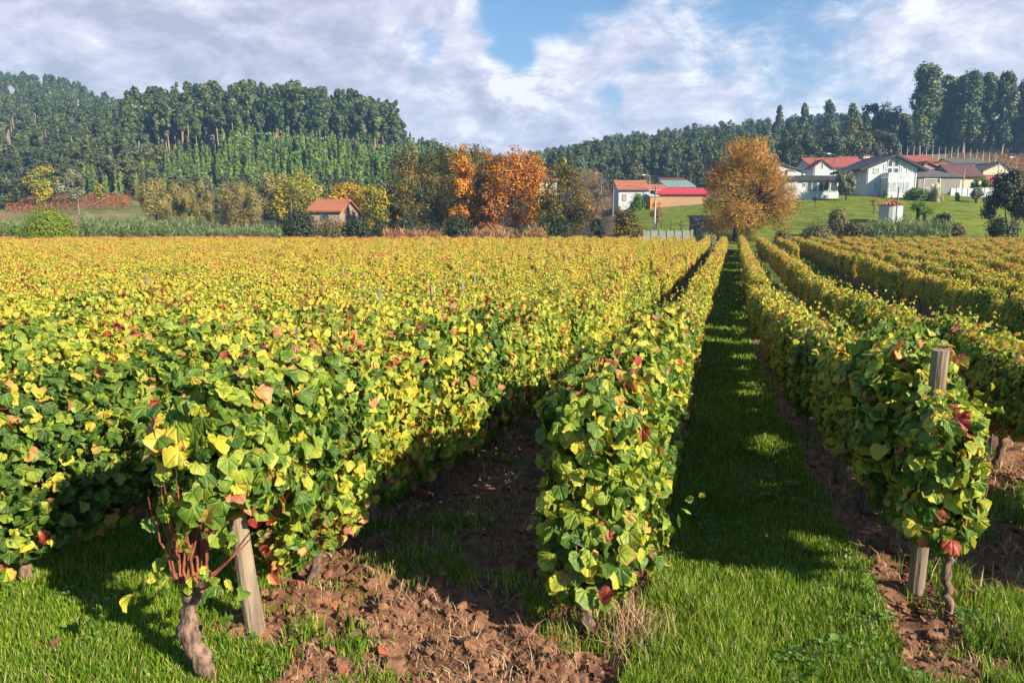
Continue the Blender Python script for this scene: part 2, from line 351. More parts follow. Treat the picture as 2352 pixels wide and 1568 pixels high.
# ------------------------------------------------------------------ the lie of the land
yk = np.array([-40, 0, 3, 4.5, 6, 8, 11, 15, 20, 25, 33, 45, 70, 4000.])
zk = CZ + np.array([-2.0, -2.15, -2.2, -2.25, -2.40, -2.62, -2.86, -3.1, -3.3, -3.42, -3.45, -3.45, -3.45, -3.45])
_yf = np.arange(-40, 140, 0.25); _zf = np.interp(_yf, yk, zk)
_k = np.exp(-0.5 * (np.arange(-12, 13) / 4.0) ** 2); _k /= _k.sum()
_zf = np.convolve(np.pad(_zf, 12, mode='edge'), _k, 'valid')
ST = np.array([wz(k) for k in (140, 155, 170, 190, 210, 240, 280, 340, 420, 520, 650, 900, 1500, 4000)])
COLS = {0: [576, 566, 552, 535, 508, 480, 450, 395, 320, 265, 217, 240, 300], 100: [576, 566, 552, 535, 508, 478, 448, 395, 318, 260, 209, 235, 300],
        200: [576, 566, 552, 532, 500, 468, 445, 395, 330, 275, 232, 250, 310], 300: [576, 566, 553, 535, 505, 465, 445, 385, 335, 308, 288, 300, 330],
        420: [576, 566, 555, 540, 520, 490, 455, 380, 325, 318, 320, 340, 370], 570: [576, 566, 556, 545, 530, 500, 460, 370, 302, 315, 330, 350, 380],
        750: [576, 566, 556, 546, 530, 505, 462, 375, 318, 325, 340, 360, 390], 860: [576, 566, 556, 548, 532, 510, 470, 388, 338, 345, 370, 390, 420],
        930: [576, 566, 556, 548, 535, 515, 475, 408, 368, 375, 410, 420, 440], 1050: [576, 566, 556, 548, 538, 520, 485, 440, 404, 405, 425, 430, 440],
        1150: [576, 566, 556, 548, 536, 515, 490, 458, 435, 425, 420, 420, 430], 1250: [576, 566, 555, 545, 525, 500, 470, 440, 418, 405, 400, 405, 430],
        1350: [576, 566, 553, 535, 505, 475, 450, 425, 398, 378, 375, 380, 420], 1450: [576, 564, 535, 490, 466, 455, 440, 410, 382, 360, 365, 380, 420],
        1600: [576, 564, 530, 485, 462, 450, 435, 400, 362, 343, 348, 370, 420], 1780: [576, 562, 520, 450, 443, 440, 425, 390, 348, 328, 338, 360, 400],
        1950: [576, 560, 508, 446, 441, 432, 415, 375, 335, 315, 330, 350, 400], 2080: [576, 560, 506, 446, 440, 425, 385, 347, 338, 332, 340, 360, 400],
        2200: [576, 560, 506, 448, 440, 422, 382, 347, 342, 340, 345, 360, 400], 2352: [576, 560, 513, 460, 445, 422, 387, 354, 348, 345, 350, 370, 400]}
pxs = np.array([-900] + sorted(COLS) + [3300]); tab = np.array([COLS[0]] + [COLS[k] for k in sorted(COLS)] + [COLS[2352]], float)
tab = np.concatenate([tab, tab[:, -1:] * 0.3 + 0.7 * 480], 1)
bk = (pxs - 1176) / F * math.cos(PHI)
ztab = CZ + ST[None] * np.tan(np.arctan((784 - tab) / F) - PHI)
bg_ = np.linspace(-1.2, 1.3, 400); lz = np.linspace(math.log(82), math.log(3000), 360)
_t1 = np.stack([np.interp(lz, np.log(ST), r) for r in ztab]); _g = np.stack([np.interp(bg_, bk, _t1[:, j]) for j in range(len(lz))], 1)
for ax, sg in ((0, 5), (1, 3)):
    kk = np.exp(-0.5 * (np.arange(-3 * sg, 3 * sg + 1) / sg) ** 2); kk /= kk.sum()
    _g = np.apply_along_axis(lambda r: np.convolve(np.pad(r, 3 * sg, mode='edge'), kk, 'valid'), ax, _g)
def camco(x, y): return x * RX + y * RY, x * HX + y * HY
def terrain(x, y):
    x = np.asarray(x, float); y = np.asarray(y, float)
    lat, Z = camco(x, y); b = lat / np.maximum(Z, 1.0)
    near = np.interp(y, _yf, _zf)
    i = np.clip((b + 1.2) / 2.5 * 399, 0, 398.99); j = np.clip((np.log(np.maximum(Z, 82)) - lz[0]) / (lz[-1] - lz[0]) * 359, 0, 358.99)
    i0 = i.astype(int); j0 = j.astype(int); fi = i - i0; fj = j - j0
    far = (_g[i0, j0] * (1 - fi) + _g[i0 + 1, j0] * fi) * (1 - fj) + (_g[i0, j0 + 1] * (1 - fi) + _g[i0 + 1, j0 + 1] * fi) * fj
    k = sstep(Z, 80, 100)
    return near * (1 - k) + far * k
def gz(x, y): return float(terrain(x, y))
XL = [-0.65 - 1.8 * k for k in range(0, 50)]                    # rows left of the path
XL[2] = -4.05
XR = [1.2, 3.05]; XG = [6.9 + 1.85 * k for k in range(0, 32)]    # rows right of it, then a grass lane, then the right block
EDGE = 87.0                                                      # far edge of the field (depth from the camera)
def drift(y): return -0.27 * sstep(y, 4, 20)                     # the rows are not quite straight
def cover_grass(x, y):
    """how grassy the field ground is, 0 bare soil .. 1 turf"""
    x = np.asarray(x, float); y = np.asarray(y, float)
    x = x - drift(y)
    n = fbm(x * 1.7, y * 1.7, 3); n2 = fbm(x * 5, y * 5, 9, 3)
    path = sstep(x, -0.55, -0.2) * (1 - sstep(x, 0.75, 1.1))
    wide = sstep(x, 3.7, 4.1) * (1 - sstep(x, 6.2, 6.6))
    k = np.floor((-0.65 - x) / 1.8)
    left = np.where((x < -2.6), np.where(k % 2 == 1, 0.85, 0.42), 0.0)
    head = (1 - sstep(y, 3.0, 4.2)) * sstep(x, -0.35, 0.1) + (1 - sstep(y, 2.7, 3.4)) * (1 - sstep(x, -2.3, -1.75))
    rightn = sstep(x, 1.3, 1.7) * (1 - sstep(y, 4.4, 5.6)) * 0.9
    g = np.maximum.reduce([path, wide, left, np.clip(head, 0, 1), rightn, np.full_like(x, 0.26) + 0.16 * ((x > 1.3) & (x < 3.2)) + .22 * sstep(y, 8, 25)])
    g = g + (n - 0.5) * 0.75 + (n2 - 0.5) * 0.45
    return np.clip(sstep(g, 0.28, 0.72), 0, 1)

# ground sheet: a fan of rings from the camera's feet to the horizon
ang = np.concatenate([np.arange(-180, -56, 6.0), np.arange(-52, 52.01, 0.30), np.arange(56, 180.1, 6.0)])
rad = np.concatenate([[0.05, 0.7, 1.4], np.exp(np.arange(math.log(1.9), math.log(26), 0.0062)), np.exp(np.arange(math.log(26.5), math.log(800), 0.011)), np.exp(np.linspace(math.log(815), math.log(1300), 12))])
A, R_ = np.meshgrid(np.radians(ang), rad)
lat, dep = R_ * np.sin(A), R_ * np.cos(A)
gx, gy = lat * RX + dep * HX, lat * RY + dep * HY
depv = np.where(np.cos(A) > 0.2, dep, np.minimum(R_, 120))
gh = terrain(gx, gy)
bad = np.cos(A) < 0.3
gh = np.where(bad & (R_ > 60), np.interp(gy, _yf, _zf), gh)
gcov = cover_grass(gx, gy); inf = (dep < EDGE + 4)
lawn = np.zeros_like(gx); forest = np.zeros_like(gx); dry = np.zeros_like(gx)
bb = lat / np.maximum(dep, 1)
def bpx(p): return (p - 1176) / F * math.cos(PHI)
lawn = sstep(bb, bpx(1400), bpx(1450)) * (1 - sstep(dep, wz(206), wz(216))) * sstep(dep, EDGE - 3, EDGE + 2)
lawn = np.maximum(lawn, sstep(dep, EDGE - 3, EDGE + 2) * sstep(bb, bpx(1560), bpx(1600)) * (dep < wz(214)))
dry = (1 - sstep(bb, bpx(330), bpx(380))) * sstep(dep, EDGE, EDGE + 4) * (1 - sstep(dep, wz(262), wz(285)))
forest = np.maximum(sstep(dep, wz(250), wz(285)), sstep(dep, EDGE + 2, EDGE + 8) * (1 - sstep(bb, bpx(1380), bpx(1420))) * (1 - dry))
hillv = sstep(bb, bpx(2030), bpx(2060)) * sstep(dep, wz(228), wz(236)) * (1 - sstep(dep, wz(325), wz(340))); forest = forest * (1 - hillv)
dry = np.maximum(dry, hillv)
nearw = 1 - sstep(R_, 30, 60)
clod = fbm(gx * 5.5, gy * 5.5, 21, 4) - 0.45; rid = np.abs(fbm(gx * 2.6, gy * 2.6, 33, 3) - 0.5)
gh = gh + nearw * inf * ((1 - gcov) * (clod * 0.17 + (0.16 - rid) * 0.14) + gcov * (fbm(gx * 3, gy * 3, 41, 3) - 0.5) * 0.06)
nr, na = gx.shape
V = np.stack([gx, gy, gh], -1).reshape(-1, 3)
ii = np.arange(nr - 1)[:, None] * na; jj = np.arange(na - 1)[None]
mb = MB(); mb.add(V, [np.stack([ii + jj, ii + jj + 1, ii + na + jj + 1, ii + na + jj], -1).reshape(-1, 4)])
def groundmat(t):
    at = lambda k: t.n('ShaderNodeAttribute', attribute_name=k).outputs['Fac']
    pos = t.n('ShaderNodeNewGeometry').outputs['Position']
    nz = lambda s, d=6.0: t.n('ShaderNodeTexNoise', {'Vector': pos, 'Scale': s, 'Detail': d, 'Roughness': 0.65}).outputs[0]
    n1, n2, n3 = nz(9.0, 8.0), nz(1.3), nz(0.12)
    soil = t.mix(t.smooth(n1, 0.3, 0.7), (0.105, 0.050, 0.030), (0.28, 0.145, 0.085))
    soil = t.mix(t.m('MULTIPLY', t.smooth(n2, 0.5, 0.7), 0.5), soil, (0.26, 0.165, 0.085))
    gr = t.mix(t.smooth(nz(40.0, 3.0), 0.35, 0.65), (0.022, 0.055, 0.010), (0.055, 0.125, 0.018))
    gr = t.mix(t.m('MULTIPLY', t.smooth(n2, 0.55, 0.75), 0.35), gr, (0.15, 0.115, 0.05))
    c = t.mix(at('grass'), soil, gr)
    lw = t.mix(t.smooth(nz(0.5), 0.3, 0.7), (0.048, 0.090, 0.007), (0.175, 0.205, 0.016))
    lw = t.mix(t.m('MULTIPLY', t.smooth(n3, 0.48, 0.62), 0.5), lw, (0.14, 0.165, 0.02))
    c = t.mix(at('lawn'), c, lw)
    dr = t.mix(t.smooth(nz(0.09), 0.4, 0.6), (0.22, 0.15, 0.075), (0.09, 0.12, 0.028))
    c = t.mix(at('dry'), c, dr)
    c = t.mix(at('forest'), c, t.mix(t.smooth(nz(0.3), 0.35, 0.65), (0.02, 0.026, 0.012), (0.055, 0.05, 0.024)))
    bp = t.n('ShaderNodeBump', {'Height': n1, 'Strength': 0.8, 'Distance': 0.05})
    out(t, t.n('ShaderNodeBsdfPrincipled', {'Base Color': c, 'Roughness': 0.95, 'Specular IOR Level': 0.15, 'Normal': bp.outputs[0]}).outputs[0])
ground = mb.obj('ground', surf('ground', groundmat), smooth=True)
for k, a_ in (('grass', gcov * inf), ('lawn', lawn), ('dry', dry), ('forest', forest)):
    at = ground.data.attributes.new(k, 'FLOAT', 'POINT'); at.data.foreach_set('value', np.asarray(a_, np.float32).ravel())
tag(ground, 'rolling ground with tilled soil, turf, lawns and wooded slopes', kind='structure')

# ------------------------------------------------------------------ grape leaves and vines
def leafbase(seed):
    r = np.random.default_rng(seed)
    half = [(0.0, 0.07), (.15, -.06), (.36, -.05), (.51, .13), (.50, .28), (.57, .46), (.46, .62), (.36, .71), (.19, .90), (0.0, .99)]
    o = np.array(half + [(-x, y) for x, y in half[-2:0:-1]]); o += r.normal(0, .025, o.shape)
    pts = np.concatenate([[(0, .36)], o * 0.55 + np.array([0, .36]) * 0.45, o]); x, y = pts[:, 0], pts[:, 1] - .3
    cup, drp, wav = r.uniform(-.2, .95), r.uniform(.15, 1.15), r.uniform(.03, .12)
    z = cup * np.abs(x) ** 1.3 - drp * np.clip(y, -1, 1) ** 2 * np.sign(np.maximum(y, 0) + 1e-9) * 0.7 - 0.35 * x * x
    z[len(o) + 1:] += r.normal(0, wav, len(o))
    n = len(o); i = np.arange(n); k = (i + 1) % n
    return np.stack([x, pts[:, 1], z], 1), [np.stack([np.zeros(n, int), 1 + i, 1 + k], 1), np.stack([1 + i, 1 + n + i, 1 + n + k, 1 + k], 1)]
LB = [leafbase(s) for s in range(8)]
RIM = np.concatenate([[-.05], np.full(18, -.02), np.full(18, .07)])
def put_leaves(mb, P, N, size, tone, tipdown=1.0):
    n = len(P); T = rng.normal(0, 0.55, (n, 3)); T[:, 2] -= tipdown
    Rm = frames(N + rng.normal(0, 0.66, N.shape), T); which = rng.integers(0, len(LB), n)
    for k, (b, f) in enumerate(LB):
        m = which == k
        if m.any(): mb.leaves(b, f, P[m], Rm[m], size[m], tone[m], rim=RIM)
def vinetone(n, relz):
    t = 0.03 + rng.beta(1.5, 2.3, n) * 0.58
    red = rng.random(n) < (0.02 + 0.16 * np.exp(-(relz / 0.2) ** 2) + 0.05 * np.exp(-((relz - 1) / 0.2) ** 2))
    return np.where(red, rng.uniform(0.72, 1.0, n), t)
def foliage(n, y0, y1, zb, zt, hw, size=(.085, .135), seed=0):
    """leaf wall along local Y"""
    r = rng; mb = MB(); y = r.uniform(y0, y1, n); s = r.random(n)
    bot = zb + (fbm(y * 3 + seed * 7, y * 0 + seed, 5, 2) - .5) * 0.3; top = zt + (fbm(y * 4 + seed * 3, y * 0 + seed, 6, 2) - .5) * 0.22
    ps = r.uniform(-np.pi, np.pi, n); q = np.sqrt(r.uniform(0.30, 1.12, n))
    cx, sz_ = np.sign(np.cos(ps)) * np.abs(np.cos(ps)) ** 0.5, np.sign(np.sin(ps)) * np.abs(np.sin(ps)) ** 0.75
    wd = hw * (0.72 + 0.55 * fbm(y * 2.2 + seed, sz_ * 1.5 + seed, 8, 3))
    mid, hh = (bot + top) / 2, (top - bot) / 2
    x = cx * wd * q; z = mid + sz_ * hh * np.minimum(q, 1.06)
    N = np.stack([cx * 1.0, r.normal(0, .25, n), sz_ * 0.55 + 0.30], 1)
    put_leaves(mb, np.stack([x, y, z], 1), N, r.uniform(size[0], size[1], n), vinetone(n, (z - zb) / (zt - zb)))
    ns = int(17 * (y1 - y0))                                       # straggling shoot tips above the hedge
    for _ in range(ns):
        yy, xx = r.uniform(y0, y1), r.normal(0, hw * .45); m = r.integers(3, 7)
        dx, dy = r.normal(0, .12, 2); tt = np.linspace(0, 1, m)
        P = np.stack([xx + dx * tt, yy + dy * tt, zt - .06 + tt * r.uniform(.05, .30)], 1)
        put_leaves(mb, P, np.stack([r.normal(0, 1, m), r.normal(0, .6, m), np.full(m, .5)], 1), np.linspace(.075, .04, m), np.clip(vinetone(m, np.ones(m)) + .12, 0, 1))
    return mb
def gnarl(h, r0, lean=0.06, sides=10, seed=0):
    n = 9; t = np.linspace(0, 1, n)
    P = np.stack([np.cumsum(rng.normal(0, lean * .35, n)), np.cumsum(rng.normal(0, lean * .35, n)), t * (h + .12) - .12], 1)
    R = r0 * (1.15 - .35 * t + .28 * (t > .85)) * rng.uniform(.85, 1.18, n); R[0] *= 1.5
    return P, R
def trunkmb(h, r0):
    mb = MB(); P, R = gnarl(h, r0); mb.tube(P, R, 10, bump=.16)
    for s in (-1, 1):                                             # the two arms tied down along the wire
        L = rng.uniform(.3, .5); tt = np.linspace(0, 1, 5)
        Q = P[-1] + np.stack([rng.normal(0, .02, 5), s * L * tt, .10 * np.sin(tt * 2.2) + rng.normal(0, .01, 5) - .02], 1)
        mb.tube(Q, np.linspace(r0 * .62, r0 * .3, 5), 7, bump=.15)
    return mb, P[-1]
def canesmb(n, top, h, spread=0.45, hi=1.3):
    mb = MB()
    for _ in range(n):
        y0 = rng.uniform(-spread, spread); x1, y1 = rng.normal(0, .10), rng.normal(0, .08); tt = np.linspace(0, 1, 5); L = rng.uniform(.5, 1) * (hi - h)
        mb.tube(np.stack([top[0] + x1 * tt + rng.normal(0, .01, 5), top[1] + y0 + y1 * tt, h + .02 + L * tt], 1), np.linspace(.0055, .0025, 5), 5)
    return mb
VAR = []
for s in range(13):
    tm, tp = trunkmb(rng.uniform(.48, .6), rng.uniform(.026, .042))
    VAR.append((tm.mesh('trunk', BARK, True), canesmb(16, tp, tp[2]).mesh('canes', CANE, True),
                foliage(2200, -.54, .54, (rng.uniform(.26, .42) if s < 9 else rng.uniform(.50, .62)), rng.uniform(1.34, 1.46), .26, (.048, .088), seed=s).mesh('foliage', VINE, True)))
ORD = ['first', 'second', 'third', 'fourth', 'fifth', 'sixth', 'seventh', 'eighth', 'ninth', 'tenth', 'eleventh', 'twelfth'] + ['%d-th' % k for k in range(13, 90)]
spots = []                                                        # (depth, x, y, row phrase)
def rowspots(x0, ys, phrase):
    for y in ys:
        x = x0 + float(drift(y)); lat, Z = camco(x, y)
        if 1.5 < Z < EDGE - 1.2 + 1.5 * math.sin(x * .31) and abs(lat / Z) < 1.15 and (Z < 8 or rng.random() > .02): spots.append((Z, x, y, phrase))
for k, x in enumerate(XL):
    y0 = {0: 4.7, 1: 3.8, 2: 3.2}.get(k, 2.6 + .2 * (k % 3))
    rowspots(x, np.arange(y0, 110, 1.0), 'in the row along the left edge of the grass path' if k == 0 else 'in the %s row left of the grass path' % ORD[k])
rowspots(XR[0] - .05, np.arange(5.55, 90, 1.0), 'in the row along the right edge of the grass path')
rowspots(XR[1], np.arange(4.2, 86, 1.0), 'in the second row right of the grass path')
rowspots(5.1, np.arange(64, 88, 1.0), 'in the short far row between grass path and grass lane')
for k, x in enumerate(XG):
    rowspots(x, np.arange(9 + k * .5, 88 + x * .296, 1.0), 'in the %s row beyond the wide grass lane' % ORD[k])
spots.sort(key=lambda s: s[0] + (1000 if abs(camco(s[1], s[2])[0] / s[0]) > .80 else 0))    # those in view first, nearest first
NIND = 296
def grapevine(label, loc, rz, parts, group=None, name='grapevine'):
    t = thing(name, label, 'grapevine', loc, rz, group)
    for nm, me in parts: link(nm, me, t)
    return t
for i, (Z, x, y, ph) in enumerate(spots[:NIND]):
    v = VAR[9 + i % 4 if x > 0.5 else i % 9]
    t = grapevine('leafy green and yellow grapevine ' + ph, (x + rng.normal(0, .03), y, gz(x, y)), math.pi * rng.integers(0, 2) + rng.normal(0, .05),
                  (('trunk', v[0]), ('canes', v[1]), ('foliage', v[2])), 'grapevines ' + ph)
    t.scale = (rng.uniform(.9, 1.12), 1.0, rng.uniform(.90, 1.10))
VSRC = {}
for o in list(col.objects):
    if o.data and o.name.startswith('foliage') and o.data.name not in VSRC: VSRC[o.data.name] = o
def scatter(name, label, pts, rots, scales, variants, cat=None, kind='stuff'):
    """one object that repeats the listed meshes at many points"""
    me = bpy.data.meshes.new(name); me.vertices.add(len(pts)); me.vertices.foreach_set('co', np.asarray(pts, np.float32).ravel())
    a = me.attributes.new('rz', 'FLOAT', 'POINT'); a.data.foreach_set('value', np.asarray(rots, np.float32))
    a = me.attributes.new('sc', 'FLOAT_VECTOR', 'POINT'); a.data.foreach_set('vector', np.asarray(scales, np.float32).ravel())
    a = me.attributes.new('pick', 'INT', 'POINT'); a.data.foreach_set('value', rng.integers(0, len(variants), len(pts)).astype(np.int32))
    o = link(name, me); tag(o, label, cat, kind=kind)
    g = bpy.data.node_groups.new(name, 'GeometryNodeTree')
    g.interface.new_socket('Geometry', in_out='INPUT', socket_type='NodeSocketGeometry'); g.interface.new_socket('Geometry', in_out='OUTPUT', socket_type='NodeSocketGeometry')
    N = g.nodes; L = g.links; gi = N.new('NodeGroupInput'); go = N.new('NodeGroupOutput')
    jn = N.new('GeometryNodeJoinGeometry')
    for objs in variants[::-1]:
        jj_ = N.new('GeometryNodeJoinGeometry')
        for ob in objs:
            oi = N.new('GeometryNodeObjectInfo'); oi.transform_space = 'ORIGINAL'; oi.inputs['Object'].default_value = ob; oi.inputs['As Instance'].default_value = False
            L.new(oi.outputs['Geometry'], jj_.inputs[0])
        ti = N.new('GeometryNodeGeometryToInstance'); L.new(jj_.outputs[0], ti.inputs[0]); L.new(ti.outputs[0], jn.inputs[0])
    ip = N.new('GeometryNodeInstanceOnPoints'); L.new(gi.outputs[0], ip.inputs['Points']); L.new(jn.outputs[0], ip.inputs['Instance']); ip.inputs['Pick Instance'].default_value = True
    def att(nm, dt, idx=0):
        n_ = N.new('GeometryNodeInputNamedAttribute'); n_.data_type = dt; n_.inputs['Name'].default_value = nm; return n_.outputs['Attribute']
    cx = N.new('ShaderNodeCombineXYZ'); L.new(att('rz', 'FLOAT'), cx.inputs[2])
    L.new(cx.outputs[0], ip.inputs['Rotation']); L.new(att('sc', 'FLOAT_VECTOR'), ip.inputs['Scale']); L.new(att('pick', 'INT'), ip.inputs['Instance Index'])
    L.new(ip.outputs[0], go.inputs[0])
    md = o.modifiers.new('scatter', 'NODES'); md.node_group = g
    return o
rest = spots[NIND:]
xs = np.array([s[1] for s in rest]) + rng.normal(0, .05, len(rest)); ys = np.array([s[2] for s in rest])
scatter('grapevine_rows', 'yellow and golden grapevine rows filling the field towards the trees',
        np.stack([xs, ys, terrain(xs, ys)], 1), math.pi * rng.integers(0, 2, len(xs)) + rng.normal(0, .06, len(xs)),
        np.stack([rng.uniform(.9, 1.15, len(xs)), np.full(len(xs), 1.02), rng.uniform(.92, 1.1, len(xs))], 1), [[o] for o in VSRC.values()])

# the three vines at the ends of the rows, each its own shape
def endcap(n, y, zb, zt, hw, size, x0=0.0):
    mb = MB(); z = rng.uniform(zb, zt, n); x = x0 + rng.uniform(-1, 1, n) * hw * np.sqrt(np.clip(1 - ((z - (zb + zt) / 2) / ((zt - zb) / 2)) ** 4, .15, 1))
    P = np.stack([x, y + rng.normal(0, .05, n) + .5 * (x - x0) ** 2 / hw, z], 1); N = np.stack([(x - x0) / hw * .8, np.full(n, -1.0), np.full(n, .35)], 1)
    put_leaves(mb, P, N, rng.uniform(size[0], size[1], n), vinetone(n, (z - zb) / (zt - zb))); return mb
def end_vine(label, x, y, r0, head, fol, canes, group='vines at the ends of the rows', lean=(0, 0)):
    t = grapevine(label, (x, y, gz(x, y)), 0, ())
    n = 26; tt = np.linspace(0, 1, n)
    P = np.stack([lean[0] * tt + .026 * np.sin(tt * 7) + rng.normal(0, .006, n), lean[1] * tt + .018 * np.cos(tt * 5), tt * (head + .1) - .1], 1)
    R = r0 * (1.15 - .35 * tt + .22 * np.sin(tt * 17) * np.sin(tt * 5 + 1)) * rng.uniform(.9, 1.1, n); R[0] *= 1.6; R[1] *= 1.3; R[-3:] *= 1.35
    tm = MB(); tm.tube(P, R, 18, bump=.22)
    for k in range(5):                                            # knobbly head
        a = rng.uniform(0, 6.3); q = P[-1] + np.array([math.cos(a) * .03, math.sin(a) * .03, 0])
        tm.tube(np.stack([P[-1] - [0, 0, .02], q, q + [math.cos(a) * .05, math.sin(a) * .05, .07]]), [r0 * .7, r0 * .6, r0 * .35], 8, bump=.2)
    tm.obj('trunk', BARK, t, True)
    cm = MB()
    for k in range(canes):
        a, L = rng.uniform(0, 6.3), rng.uniform(.28, .58); sp_ = rng.uniform(.02, .13); m = 7; s = np.linspace(0, 1, m)
        b_ = k % 4 * 1.57; st = P[-1] + np.array([math.cos(b_) * .045, math.sin(b_) * .06, .06]) + rng.normal(0, .015, 3)
        cm.tube(st + np.stack([math.cos(a) * sp_ * s ** .7 + rng.normal(0, .006, m), math.sin(a) * sp_ * 1.4 * s ** .7 + rng.normal(0, .006, m), L * s], 1), np.linspace(.0072, .003, m), 6)
    if canes > 22:
        for k in range(3):
            a, L = rng.uniform(-1.0, 1.4), rng.uniform(.2, .38); s = np.linspace(0, 1, 6)
            cm.tube(P[-1] + np.stack([math.cos(a) * L * s, math.sin(a) * L * s + rng.normal(0, .008, 6), rng.uniform(.02, .30) * s ** 1.5], 1), np.linspace(.009, .003, 6), 6)
    cm.obj('canes', CANE, t, True)
    fol.obj('foliage', VINE, t, True)
    return t
def merge(*ms):
    m = MB()
    for a in ms:
        m.V += a.V; m.T += a.T; m.U += a.U
        for f, k in a.F: m.F.append((f + m.n, k))
        m.n += a.n
    return m
def shift(m, dx): m.V = [v + np.array([dx, 0, 0]) for v in m.V]; return m
f1 = merge(foliage(2100, -.02, .95, .66, 1.42, .25, (.055, .096), 31), foliage(900, -.06, .62, .36, .88, .23, (.055, .094), 32), foliage(110, .3, .7, .25, .6, .40, (.07, .105), 33),
           endcap(200, -.10, .64, 1.40, .27, (.06, .10)), endcap(90, -.14, .32, .80, .24, (.075, .115)))
end_vine('leafy vine ending the row left of the grass path, foliage nearly down to the ground', XL[0] - .01, 3.66, .032, .38, f1, 9)
f2 = merge(shift(foliage(1800, .0, 1.0, .84, 1.46, .22, (.055, .095), 41), .05), foliage(120, .3, .6, .80, 1.2, .2, (.07, .11), 42), foliage(130, .55, 1.0, .66, .9, .22, (.07, .11), 43), foliage(12, -.1, .3, .34, .62, .30, (.06, .09), 44),
           endcap(190, -.06, .90, 1.42, .21, (.058, .10), .05), endcap(10, -.08, .74, .92, .2, (.07, .105)))
end_vine('gnarled vine trunk with bare red canes ending the second row from the path', XL[1] + .10, 2.70, .045, .47, f2, 40, lean=(-.06, .03))
f3 = merge(shift(foliage(1700, .52, 1.3, .50, 1.46, .26, (.055, .094), 51), -.12), shift(foliage(900, .0, .5, .50, 1.22, .17, (.055, .094), 52), -.05), foliage(90, .1, .7, .40, .7, .18, (.06, .09), 53),
           shift(endcap(210, -.04, .50, 1.24, .18, (.056, .098)), -.05), shift(endcap(90, .50, .7, 1.42, .24, (.068, .11)), -.14))
end_vine('bushy vine on thin twisted trunk in front of the tall wooden post', XR[0] + .045, 4.42, .022, .55, f3, 12, lean=(.02, .04))

# posts, stakes and wires of the near rows
def post(label, x, y, h, r, lean=(0, 0)):
    z = gz(x, y); mb = MB(); tt = np.linspace(0, 1, 7)
    mb.tube(np.stack([lean[0] * tt, lean[1] * tt, (h + .3) * tt - .3], 1), r * (1.04 - .08 * tt) * rng.uniform(.98, 1.02, 7), 12, bump=.035)
    o = mb.obj('vineyard_post', WOOD); o.location = (x, y, z)
    return tag(o, label, 'post', 'wooden end posts of the vine rows')
post('tall grey wooden post rising above the vine leaves right of the path', XR[0] - .005, 4.86, 1.56, .047, (-.01, -.10))
post('short brown post half hidden behind the leafy end vine left of the path', XL[0] + .03, 4.18, 1.1, .045)
post('leaning brown post behind the gnarled vine trunk with red canes', XL[1] + .10, 3.16, .98, .05, (-.10, -.05))
def stake(label, x, y):
    mb = MB(); w_ = .035
    for a, b in (((-w_ / 2, 0), (.005, .03)), ((w_ / 2, 0), (.005, .03)), ((0, -.0125), (.03, .005))):
        mb.box((a[0], a[1], .55), (b[0], b[1], 1.7))
    o = mb.obj('metal_stake', STEEL); o.location = (x, y, gz(x, y)); o.rotation_euler = (rng.normal(0, .03), rng.normal(0, .03), rng.uniform(0, 3))
    return tag(o, label, 'stake', 'metal stakes in the vine rows')
for x, y, l in ((XR[0] - .06, 6.45, 'blue-grey metal stake beside vine trunks right of the path, nearest to the tall post'), (XR[1] - .05, 9.6, 'blue-grey metal stake among trunks of the second row right of the path'),
                (XL[1] + .1, 5.65, 'blue-grey metal stake in the second row left of the path'), (XL[2] + .05, 6.2, 'metal stake among shaded trunks of the third row left of the path'),
                (XR[0] - .06, 11.4, 'metal stake farther along the row right of the path')):
    stake(l, x, y)
for k in range(26):
    r_, a_ = rng.uniform(14, 55), math.radians(rng.uniform(-33, 6)); x, y = xy(r_ * math.sin(a_), r_ * math.cos(a_)); x = XL[min(48, max(3, int((-0.65 - x) / 1.8)))] + float(drift(y)) + .04
    mb = MB(); mb.box((0, 0, .8), (.045, .045, 1.75)); o = mb.obj('field_stake', POLEW); o.location = (x, y, gz(x, y)); o.rotation_euler = (rng.normal(0, .03), rng.normal(0, .04), rng.uniform(0, 3))
    tag(o, 'thin grey stake tip showing above the yellow leaves of the left field', 'stake', 'stake tips above the left field')
for x, y0, y1, l in ((XL[1], 3.1, 14, 'thin trellis wire strung along the second vine row left of the path'), (XL[0], 4.2, 15, 'thin trellis wire strung along the vine row left of the path'),
                     (XR[0], 4.8, 16, 'thin trellis wire strung along the vine row right of the path'), (XL[2], 3.2, 14, 'thin trellis wire strung along the third vine row left of the path')):
    mb = MB(); yy = np.arange(y0, y1, .5)
    for hz in (.52, .95): mb.tube(np.stack([np.full(len(yy), x), yy, terrain(np.full(len(yy), x), yy) + hz], 1), .0018, 5)
    tag(mb.obj('trellis_wire', WIRE), l, 'wire', 'trellis wires of the near rows')

